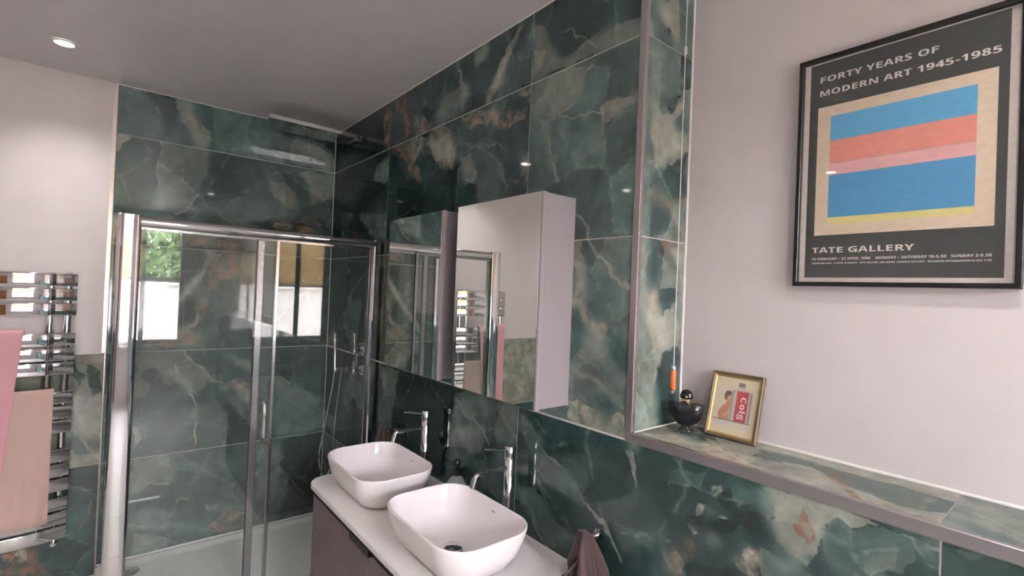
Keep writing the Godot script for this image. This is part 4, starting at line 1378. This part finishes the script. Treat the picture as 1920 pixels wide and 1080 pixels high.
	copy(tp, "basin_tap_001", Vector3(-0.058, top, 1.497), "tall chrome mixer tap behind the far basin by the shower")
	# soap bottle
	var so := thing("soap_dispenser", Vector3(-0.085, top, 1.805), "clear glass soap dispenser with black pump between the basins", "dispenser")
	st = begin()
	lathe(st, [[0.036, 0.0], [0.040, 0.003], [0.042, 0.015], [0.042, 0.075], [0.039, 0.092], [0.030, 0.108], [0.018, 0.118], [0.015, 0.122], [0.015, 0.130]], 32)
	part("bottle", st, M.clear, so)
	st = begin()
	lathe(st, [[0.036, 0.004], [0.0385, 0.008], [0.0385, 0.045], [0.0, 0.0451]], 28)
	part("liquid", st, M.soap, so)
	st = begin()
	lathe(st, [[0.017, 0.126], [0.018, 0.128], [0.018, 0.148], [0.012, 0.152], [0.009, 0.154], [0.009, 0.160], [0.0135, 0.162], [0.0145, 0.164], [0.0145, 0.182], [0.012, 0.185]], 24)
	rod(st, Vector3(-0.008, 0.175, -0.004), Vector3(-0.040, 0.172, -0.022), 0.0045, 10)
	rod(st, Vector3(-0.040, 0.173, -0.022), Vector3(-0.043, 0.164, -0.024), 0.0045, 10)
	part("pump", st, M.black, so)
	# hooks with brown cloths
	var hk := thing("robe_hook", Vector3(0, 0.888, 2.475), "small chrome wall hook holding the brown cloth near the ledge", "hook", "cloth hooks")
	st = begin()
	lathe(st, [[0.016, 0.0], [0.016, 0.005], [0.007, 0.008], [0.007, 0.032], [0.010, 0.036], [0.010, 0.044], [0.007, 0.046]], 20, Vector3(-0.0005, 0, 0), Vector3(-1, 0, 0))
	part("peg", st, M.chrome, hk)
	copy(hk, "robe_hook_001", Vector3(0, 0.872, 1.09), "small chrome wall hook holding the brown cloth by the shower")
	drape("face_cloth", Vector3(-0.048, 0.60, 2.482), "brown cotton face cloth hanging bunched at the near end of worktop", 4)
	drape("face_cloth_001", Vector3(-0.048, 0.585, 1.072), "brown cotton face cloth hanging behind the far basin", 8)

func drape(called: String, at: Vector3, label: String, sd: int) -> void:
	var t := thing(called, at, label, "cloth", "brown face cloths")
	var rng := RandomNumberGenerator.new()
	rng.seed = sd
	var ph := rng.randf() * TAU
	var crease := FastNoiseLite.new()
	crease.seed = sd
	crease.frequency = 1.0
	crease.fractal_octaves = 3
	var st := begin()
	var rings := []
	var hh := 0.30
	for i in 19:
		var f := i / 18.0
		var y := hh * f
		var open := 1.0 - pow(f, 2.2)
		if f > 0.93:
			open *= 0.8
		var ring := PackedVector3Array()
		for j in 96:
			var a := TAU * j / 96.0
			var fold := 1.0 + 0.20 * sin(4.0 * a + ph + 0.9 * f) + 0.15 * sin(7.0 * a + 2.0 * ph - 1.2 * f) + 0.05 * sin(13.0 * a + 3.0 * f) + 0.30 * crease.get_noise_3d(cos(a) * 1.6, f * 2.6, sin(a) * 1.6)
			var rx := (0.013 + 0.036 * open) * fold
			var rz := (0.022 + 0.062 * open) * fold
			var lean := 0.030 * (1.0 - f) - 0.022 * f
			ring.append(Vector3(minf(cos(a) * rx - 0.008 * open, 0.044), y + 0.012 * sin(3.0 * a + ph) * (1.0 - f), -sin(a) * rz + lean))
		rings.append(ring)
	loft(st, rings, true, true, false, -2.0)
	part("cloth_body", st, M.brown, t)
	st = begin()                               # a loose corner thrown to one side
	var side := -1.0
	var grid := []
	for i in 9:
		var row := []
		for j in 7:
			var u := i / 8.0
			var w := j / 6.0
			row.append(Vector3(-0.040 - 0.055 * u + 0.02 * sin(3.0 * w + u), 0.172 + 0.05 * w * (1.0 - u) + 0.010 * sin(5.0 * u + 2.0 * w) - 0.008 * u * (1.0 - w), side * (0.035 + 0.040 * u) + 0.02 * w))
		grid.append(row)
	for i in 8:
		for j in 6:
			st.set_smooth_group(1)
			quad(st, grid[i][j], grid[i][j + 1], grid[i + 1][j + 1], grid[i + 1][j])
			st.set_smooth_group(2)
			var o := Vector3(0.004, -0.003, 0.0)
			quad(st, grid[i][j] + o, grid[i + 1][j] + o, grid[i + 1][j + 1] + o, grid[i][j + 1] + o)
	if sd == 4:
		part("loose_corner", st, M.brown, t)

# ------------------------------------------------------------------ mirror cabinets
func cabinets() -> void:
	var c := thing("mirror_cabinet", Vector3(0, 1.25, 2.086), "white mirror cabinet on the tiles above the nearer basin", "cabinet", "mirror cabinets")
	var st := begin()
	box(st, Vector3(-0.130, 0.002, -0.238), Vector3(-0.0005, 0.690, 0.238), 0.0015)
	part("body", st, M.lacquer, c)
	st = begin()
	box(st, Vector3(-0.152, 0.0, -0.242), Vector3(-0.132, 0.692, 0.242), 0.0015)
	var d := part("door", st, M.lacquer, c)
	st = begin()
	box(st, Vector3(-0.156, 0.001, -0.240), Vector3(-0.1522, 0.691, 0.237), 0.0008)
	part("mirror", st, M.mirror, d)
	copy(c, "mirror_cabinet_001", Vector3(0, 1.25, 1.493), "white mirror cabinet on the tiles next to the shower")

# ------------------------------------------------------------------ ledge and recess
func text_on(parent: Node, called: String, words: String, m: Material, at: Vector3, width: float, height: float, basis_: Basis, bold := true) -> void:
	var f := SystemFont.new()
	f.font_names = PackedStringArray(["Droid Sans"])
	f.font_weight = 700 if bold else 400
	var t := TextMesh.new()
	t.font = f
	t.text = words
	t.font_size = 64
	t.pixel_size = 0.01
	t.depth = 0.02
	t.curve_step = 2.0
	t.horizontal_alignment = HORIZONTAL_ALIGNMENT_LEFT
	t.vertical_alignment = VERTICAL_ALIGNMENT_BOTTOM
	var bb := t.get_aabb()
	var sx := width / bb.size.x
	var sy := height / bb.size.y
	var o := put(called, t, m, parent)
	var local := Transform3D(Basis.from_scale(Vector3(sx, sy, 0.01)), Vector3(-bb.position.x * sx, -bb.position.y * sy, 0))
	o.transform = Transform3D(basis_, at) * local

func print_mesh(w: float, h: float) -> ArrayMesh:   # thin sheet facing +z, lower left corner at the origin
	var st := begin()
	var p := [Vector3(0, 0, 0), Vector3(w, 0, 0), Vector3(w, h, 0), Vector3(0, h, 0)]
	var uv := [Vector2(0, 1), Vector2(1, 1), Vector2(1, 0), Vector2(0, 0)]
	for i in [0, 2, 1, 0, 3, 2]:
		st.set_uv(uv[i])
		st.add_vertex(p[i])
	for i in [0, 1, 2, 0, 2, 3]:
		st.set_uv(uv[i])
		st.add_vertex(p[i] - Vector3(0, 0, 0.0012))
	st.generate_normals()
	return st.commit()

func frame_bars(st: SurfaceTool, w: float, h: float, bar: float, deep: float, bev: float) -> void:   # mitred frame in the xy plane, front at z = deep
	var loops := []
	for e in [[0.0, 0.0], [0.0, deep - bev], [bev, deep], [bar - bev, deep], [bar, deep - bev], [bar, 0.0]]:
		var i: float = e[0]
		loops.append(PackedVector3Array([Vector3(i, i, e[1]), Vector3(w - i, i, e[1]), Vector3(w - i, h - i, e[1]), Vector3(i, h - i, e[1])]))
	loft(st, loops, false, false, true)

func ledge_things() -> void:
	# poster: local x runs along the wall, local z points into the room
	var face := Basis(Vector3(0, 0, 1), Vector3(0, 1, 0), Vector3(-1, 0, 0))
	var po := thing("framed_poster", Vector3(DEEP - 0.0005, 1.667, 2.915), "black framed exhibition poster with blue and pink picture on recess wall", "poster")
	po.basis = face
	var w := 0.432
	var h := 0.602
	var st := begin()
	frame_bars(st, w, h, 0.011, 0.022, 0.0015)
	part("frame", st, M.black, po)
	st = begin()
	box(st, Vector3(0.004, 0.004, 0.001), Vector3(w - 0.004, h - 0.004, 0.006))
	part("backing", st, M.black_matt, po)
	var pm := mat(Color.WHITE, 0.75)
	pm.albedo_texture = ImageTexture.create_from_image(poster_print())
	var sheet := put("print", print_mesh(w - 0.02, h - 0.02), pm, po)
	sheet.position = Vector3(0.01, 0.01, 0.0085)
	var id := Basis.IDENTITY
	var z := 0.0088
	text_on(sheet.get_parent(), "lettering", "FORTY YEARS OF", M.letter, Vector3(0.048, 2.203 - 1.667, z), 0.240, 0.0155, id)
	text_on(po, "lettering", "MODERN ART 1945-1985", M.letter, Vector3(0.048, 2.167 - 1.667, z), 0.343, 0.0155, id)
	text_on(po, "lettering", "TATE GALLERY", M.letter, Vector3(0.041, 1.754 - 1.667, z), 0.214, 0.0145, id)
	text_on(po, "lettering", "19 FEBRUARY – 27 APRIL 1986    MONDAY – SATURDAY 10-5.50   SUNDAY 2-5.50", M.letter, Vector3(0.041, 1.735 - 1.667, z), 0.344, 0.0062, id)
	text_on(po, "lettering", "ADMISSION FREE   CLOSED 28 MARCH   TATE GALLERY, MILLBANK, LONDON SW1P4RG   RECORDED INFORMATION 01.821 7128", M.letter, Vector3(0.041, 1.7245 - 1.667, z), 0.344, 0.0045, id)
	st = begin()
	box(st, Vector3(0.009, 0.009, 0.013), Vector3(w - 0.009, h - 0.009, 0.0145))
	part("glazing", st, M.glass, po)
	# small gilt frame leaning on the wall
	var gf := thing("picture_frame", Vector3(0.197, LEDGE + 0.0005, 2.700), "small gilt framed bottle advert leaning on the ledge", "picture frame")
	gf.basis = face.rotated(Vector3.FORWARD, 0.262).orthonormalized()
	var gw := 0.150
	var gh := 0.189
	st = begin()
	frame_bars(st, gw, gh, 0.007, 0.012, 0.002)
	var fr := part("frame", st, M.gilt, gf)
	st = begin()
	var loops := []
	for e in [[0.0065, 0.002], [0.0065, 0.008], [0.008, 0.0095], [0.010, 0.0085], [0.013, 0.006], [0.013, 0.002]]:
		var i: float = e[0]
		loops.append(PackedVector3Array([Vector3(i, i, e[1]), Vector3(gw - i, i, e[1]), Vector3(gw - i, gh - i, e[1]), Vector3(i, gh - i, e[1])]))
	loft(st, loops, false, false, true)
	part("inner_beading", st, M.gold, fr)
	st = begin()
	box(st, Vector3(0.002, 0.002, 0.0), Vector3(gw - 0.002, gh - 0.002, 0.003))
	part("backing", st, M.black_matt, gf)
	var am := mat(Color.WHITE, 0.7)
	am.albedo_texture = ImageTexture.create_from_image(advert_print())
	put("print", print_mesh(gw - 0.024, gh - 0.024), am, gf).position = Vector3(0.012, 0.012, 0.0048)
	var turn := Basis(Vector3(0, 0, 1), -PI / 2)
	text_on(gf, "lettering", "Colg", M.letter_white, Vector3(0.0855, 0.124, 0.0051), 0.064, 0.0225, turn)
	st = begin()
	box(st, Vector3(0.011, 0.011, 0.0060), Vector3(gw - 0.011, gh - 0.011, 0.0066))
	part("glazing", st, M.glass, gf)
	# scent bottle: bowl wider than deep, on a foot, with fan stopper
	var pb := thing("perfume_bottle", Vector3(0.168, LEDGE, 2.652), "dark blue glass perfume bottle with fan stopper on the ledge", "bottle")
	pb.rotation.y = deg_to_rad(-60)
	st = begin()
	var rings := []
	for e in [[0.0, 0.0215, 0.6], [0.003, 0.022, 0.6], [0.007, 0.0165, 0.62], [0.012, 0.0125, 0.68], [0.016, 0.0135, 0.66], [0.021, 0.024, 0.56], [0.029, 0.034, 0.50], [0.040, 0.042, 0.46], [0.054, 0.0475, 0.43], [0.068, 0.050, 0.40], [0.079, 0.0505, 0.37], [0.083, 0.0495, 0.35], [0.0835, 0.045, 0.34], [0.080, 0.030, 0.42], [0.082, 0.016, 0.70], [0.086, 0.0105, 1.0], [0.092, 0.0085, 1.0], [0.098, 0.0085, 1.0]]:
		rings.append(circle(Vector3(0, e[0], 0), e[1], 40, Vector3.UP, e[2]))
	loft(st, rings, true, true, false, 0.2)
	part("body", st, M.ink_glass, pb)
	st = begin()
	rings = []
	for e in [[0.020, 0.019, 0.5], [0.030, 0.030, 0.44], [0.042, 0.039, 0.40], [0.056, 0.0435, 0.38], [0.0565, 0.042, 0.3]]:
		rings.append(circle(Vector3(0, e[0], 0), e[1], 32, Vector3.UP, e[2]))
	loft(st, rings, true, true)
	part("scent", st, M.ink, pb)
	st = begin()
	rings = []
	for e in [[0.096, 0.009, 0.9], [0.0975, 0.0165, 0.6], [0.101, 0.0182, 0.56], [0.107, 0.0182, 0.54], [0.114, 0.0160, 0.52], [0.120, 0.0115, 0.5], [0.1235, 0.006, 0.5], [0.1245, 0.001, 0.5]]:
		rings.append(circle(Vector3(0, e[0], 0), e[1], 32, Vector3.UP, e[2]))
	loft(st, rings, true, true)
	var stop := part("stopper", st, M.ink, pb)
	st = begin()
	rings = []
	for e in [[0.1005, 0.0085, 1.22], [0.103, 0.0095, 1.12], [0.1065, 0.0085, 1.22]]:
		rings.append(circle(Vector3(0, e[0], 0), e[1], 20, Vector3.UP, e[2]))
	loft(st, rings, true, true)
	part("gold_badge", st, M.gold, stop)
	st = begin()
	lathe(st, [[0.0092, 0.090], [0.0100, 0.091], [0.0100, 0.094], [0.0092, 0.095]], 24)
	rod(st, Vector3(0.006, 0.091, 0.008), Vector3(0.012, 0.074, 0.0125), 0.0012, 8)
	part("neck_ribbon", st, M.gold, pb)
	# pull cord
	var pc := thing("pull_cord", Vector3(0.125, 1.335, 2.632), "white light pull cord with wood and chrome grip", "pull cord")
	st = begin()
	rod(st, Vector3(0, 0.085, 0), Vector3(0, HIGH - 1.335 - 0.012, 0), 0.0013, 8)
	part("cord", st, M.cord, pc)
	st = begin()
	lathe(st, [[0.006, 0.0], [0.0075, 0.002], [0.0075, 0.012], [0.006, 0.0125]], 20)
	part("lower_cap", st, M.chrome, pc)
	st = begin()
	lathe(st, [[0.0075, 0.0125], [0.0082, 0.014], [0.0082, 0.068], [0.0075, 0.070]], 20)
	part("grip", st, M.wood_grip, pc)
	st = begin()
	lathe(st, [[0.0075, 0.070], [0.0078, 0.071], [0.0078, 0.080], [0.004, 0.086]], 20)
	part("upper_cap", st, M.chrome, pc)
	st = begin()
	lathe(st, [[0.002, 1.02], [0.0045, 1.024], [0.0045, 1.044], [0.002, 1.048]], 12)
	part("connector", st, M.cord, pc)
	st = begin()
	lathe(st, [[0.006, HIGH - 1.335 - 0.03], [0.026, HIGH - 1.335 - 0.02], [0.030, HIGH - 1.335 - 0.001]], 24)
	part("ceiling_rose", st, M.frame_white, pc)

func fill_poly(im: Image, pts: Array, c: Color) -> void:
	var poly := PackedVector2Array()
	for i in range(0, pts.size(), 2):
		poly.append(Vector2(pts[i], pts[i + 1]))
	var lo := poly[0]
	var hi := poly[0]
	for p in poly:
		lo = lo.min(p)
		hi = hi.max(p)
	for y in range(maxi(0, int(lo.y)), mini(im.get_height(), int(hi.y) + 1)):
		for x in range(maxi(0, int(lo.x)), mini(im.get_width(), int(hi.x) + 1)):
			if Geometry2D.is_point_in_polygon(Vector2(x + 0.5, y + 0.5), poly):
				im.set_pixel(x, y, c)

func poster_print() -> Image:   # black panel, cream panel and a plain picture of colour fields
	var k := 1500.0
	var w := int(0.412 * k)
	var h := int(0.582 * k)
	var im := Image.create(w, h, false, Image.FORMAT_RGB8)
	im.fill(Color(0.88, 0.835, 0.81))
	var r := func(x0: float, y0: float, x1: float, y1: float, c: Color) -> void:   # metres along the wall and up, room frame
		im.fill_rect(Rect2i(int((x0 - 2.925) * k), int((2.259 - y1) * k), int((x1 - x0) * k), int((y1 - y0) * k)), c)
	r.call(2.940, 1.690, 3.320, 2.254, Color(0.075, 0.075, 0.09))
	r.call(2.960, 1.800, 3.303, 2.1375, Color(0.855, 0.77, 0.68))
	var x0 := 2.990
	var x1 := 3.271
	r.call(x0, 1.828, x1, 2.109, Color(0.30, 0.63, 0.80))
	r.call(x0, 1.985, x1, 2.045, Color(0.84, 0.52, 0.46))
	r.call(x0, 1.955, x1, 1.985, Color(0.86, 0.64, 0.64))
	r.call(x0, 1.828, x1, 1.955, Color(0.23, 0.55, 0.74))
	r.call(x0, 1.828, x1, 1.845, Color(0.86, 0.80, 0.50))
	for q in 26:
		var a := 2.957 + q * 0.0065
		r.call(a, 1.6955, a + 0.0045, 1.6968, Color(0.42, 0.40, 0.40))
	for q in 4:
		var a := 3.095 + q * 0.0055
		r.call(a, 1.6825, a + 0.0042, 1.6835, Color(0.55, 0.50, 0.47))
	var n := FastNoiseLite.new()
	n.seed = 5
	n.frequency = 0.02
	for y in h:
		for x in w:
			var c := im.get_pixel(x, y)
			var g := 1.0 + 0.05 * n.get_noise_2d(x, y * 2.0)
			im.set_pixel(x, y, Color(c.r * g, c.g * g, c.b * g))
	return im

func advert_print() -> Image:   # cream sheet, a big flask with a red label, and a plain figure beside it
	var w := 378
	var h := 495
	var im := Image.create(w, h, false, Image.FORMAT_RGB8)
	im.fill(Color(0.90, 0.84, 0.72))
	im.fill_rect(Rect2i(30, 70, w - 60, 240), Color(0.88, 0.83, 0.75))
	fill_poly(im, [150, 118, 205, 82, 205, 60, 255, 60, 255, 82, 330, 112, 330, 372, 150, 372], Color(0.80, 0.78, 0.73))
	fill_poly(im, [150, 118, 175, 102, 172, 372, 150, 372], Color(0.66, 0.64, 0.60))
	fill_poly(im, [312, 108, 330, 114, 330, 372, 312, 372], Color(0.58, 0.57, 0.54))
	for q in 4:
		im.fill_rect(Rect2i(202, 40 + q * 9, 56, 6), Color(0.36, 0.35, 0.34))
		im.fill_rect(Rect2i(202, 46 + q * 9, 56, 3), Color(0.78, 0.76, 0.72))
	im.fill_rect(Rect2i(198, 112, 102, 260), Color(0.70, 0.17, 0.22))
	fill_poly(im, [60, 372, 55, 320, 80, 262, 110, 238, 122, 205, 150, 190, 152, 250, 142, 300, 150, 372], Color(0.74, 0.50, 0.38))
	fill_poly(im, [92, 338, 140, 290, 150, 300, 110, 360], Color(0.82, 0.60, 0.47))
	fill_poly(im, [100, 205, 88, 165, 100, 130, 128, 118, 150, 132, 148, 158, 128, 172, 118, 205], Color(0.42, 0.32, 0.24))
	fill_poly(im, [112, 200, 122, 168, 148, 158, 152, 190, 138, 212], Color(0.82, 0.58, 0.46))
	im.fill_rect(Rect2i(20, 372, w - 60, 9), Color(0.52, 0.46, 0.40))
	im.fill_rect(Rect2i(20, 381, w - 60, 50), Color(0.86, 0.82, 0.77))
	return im

# ------------------------------------------------------------------ downlights
func lamps() -> void:
	var places := [[Vector2(-1.39, 0.42), "recessed ceiling spotlight above the radiator and shower screen"], [Vector2(-2.70, 0.42), "recessed ceiling spotlight in the far left corner"], [Vector2(-1.50, 2.04), "recessed ceiling spotlight in the middle of the room"], [Vector2(-2.70, 2.04), "recessed ceiling spotlight by the wall opposite the basins"], [Vector2(-0.27, 3.50), "recessed ceiling spotlight above the ledge and poster"], [Vector2(-1.55, 3.72), "recessed ceiling spotlight just behind the camera"], [Vector2(-2.70, 3.72), "recessed ceiling spotlight left of the camera"], [Vector2(-0.27, 5.20), "recessed ceiling spotlight above the ledge by the window"], [Vector2(-1.55, 5.20), "recessed ceiling spotlight in front of the window"], [Vector2(-2.70, 5.20), "recessed ceiling spotlight near the oak door"]]
	var first: Node3D = null
	for i in places.size():
		var p: Vector2 = places[i][0]
		var at := Vector3(p.x, HIGH, p.y)
		if first:
			copy(first, "ceiling_spotlight_%03d" % i, at, places[i][1])
			continue
		first = thing("ceiling_spotlight", at, places[i][1], "spotlight", "recessed ceiling spotlights")
		var st := begin()
		loft(st, [circle(Vector3(0, -0.0005, 0), 0.046, 36), circle(Vector3(0, -0.004, 0), 0.044, 36), circle(Vector3(0, -0.005, 0), 0.036, 36), circle(Vector3(0, -0.001, 0), 0.033, 36)].map(func(r): r.reverse(); return r), false, false)
		part("bezel", st, M.frame_white, first)
		st = begin()
		loft(st, [circle(Vector3(0, -0.0005, 0), 0.034, 36), circle(Vector3(0, -0.003, 0), 0.034, 36)].map(func(r): r.reverse(); return r), false, true)
		part("lamp_lens", st, M.lamp, first)
		var l := SpotLight3D.new()
		l.name = "beam"
		l.position = Vector3(0, -0.012, 0)
		l.rotation_degrees = Vector3(-90, 0, 0)
		l.light_color = Color(1.0, 0.98, 0.97)
		l.light_energy = 0.92
		l.light_size = 0.03
		l.spot_angle = 62.0
		l.spot_angle_attenuation = 1.0
		l.spot_range = 12.0
		l.spot_attenuation = 2.0
		l.shadow_enabled = true
		first.add_child(l)

# ------------------------------------------------------------------ outside the window
func outdoors() -> void:
	var rng := RandomNumberGenerator.new()
	rng.seed = 21
	var st := begin()
	var s := 0.05
	st.set_smooth_group(1)
	quad(st, Vector3(0, 0, 0), Vector3(s * 0.5, s * 0.2, s), Vector3(0, 0, 2 * s), Vector3(-s * 0.5, s * 0.2, s))
	st.generate_normals()
	var leaf := st.commit()
	for i in 4:
		var root := thing("garden_tree" if i == 0 else "garden_tree_%03d" % i, Vector3(-4.2 + i * 1.75, -0.15, NEAR + 5.0 + 0.4 * (i % 2)), ["leafy green tree behind the garden wall, level with oak door", "leafy green tree behind garden wall and bamboo blind", "leafy green tree behind garden wall, in the clear pane", "leafy green tree behind garden wall, beyond the ledge"][i], "tree", "trees behind the garden wall")
		st = begin()
		rod(st, Vector3.ZERO, Vector3(0, 1.8, 0), 0.06, 8)
		part("stem", st, M.oak, root)
		var mm := MultiMesh.new()
		mm.transform_format = MultiMesh.TRANSFORM_3D
		mm.mesh = leaf
		mm.instance_count = 5500
		for q in 5500:
			var d := Vector3(rng.randfn(), rng.randfn(), rng.randfn()).normalized()
			var p := Vector3(0, 2.1, 0) + d * Vector3(1.25, 1.25, 0.9) * pow(rng.randf(), 0.3)
			var b := Basis.from_euler(Vector3(rng.randf() * TAU, rng.randf() * TAU, rng.randf() * TAU)).scaled(Vector3.ONE * rng.randf_range(1.0, 2.0))
			mm.set_instance_transform(q, Transform3D(b, p))
		var mi := MultiMeshInstance3D.new()
		mi.name = "foliage"
		mi.multimesh = mm
		mi.material_override = M.leaf
		mi.set_meta("kind", "stuff")
		root.add_child(mi)
	st = begin()
	box(st, Vector3(-14, -0.40, NEAR + 0.2), Vector3(10, -0.15, NEAR + 18))
	built("ground", st, M.patio, "pale stone paving of the garden outside the window", "paving")
	st = begin()
	box(st, Vector3(-9, -0.15, NEAR + 3.5), Vector3(7, 1.50, NEAR + 3.7), 0.004)
	var gw := built("wall_garden", st, M.render, "white rendered garden wall outside the window", "wall")
	st = begin()
	box(st, Vector3(-9, 1.50, NEAR + 3.44), Vector3(7, 1.62, NEAR + 3.76), 0.006)
	part("coping", st, M.render, gw)
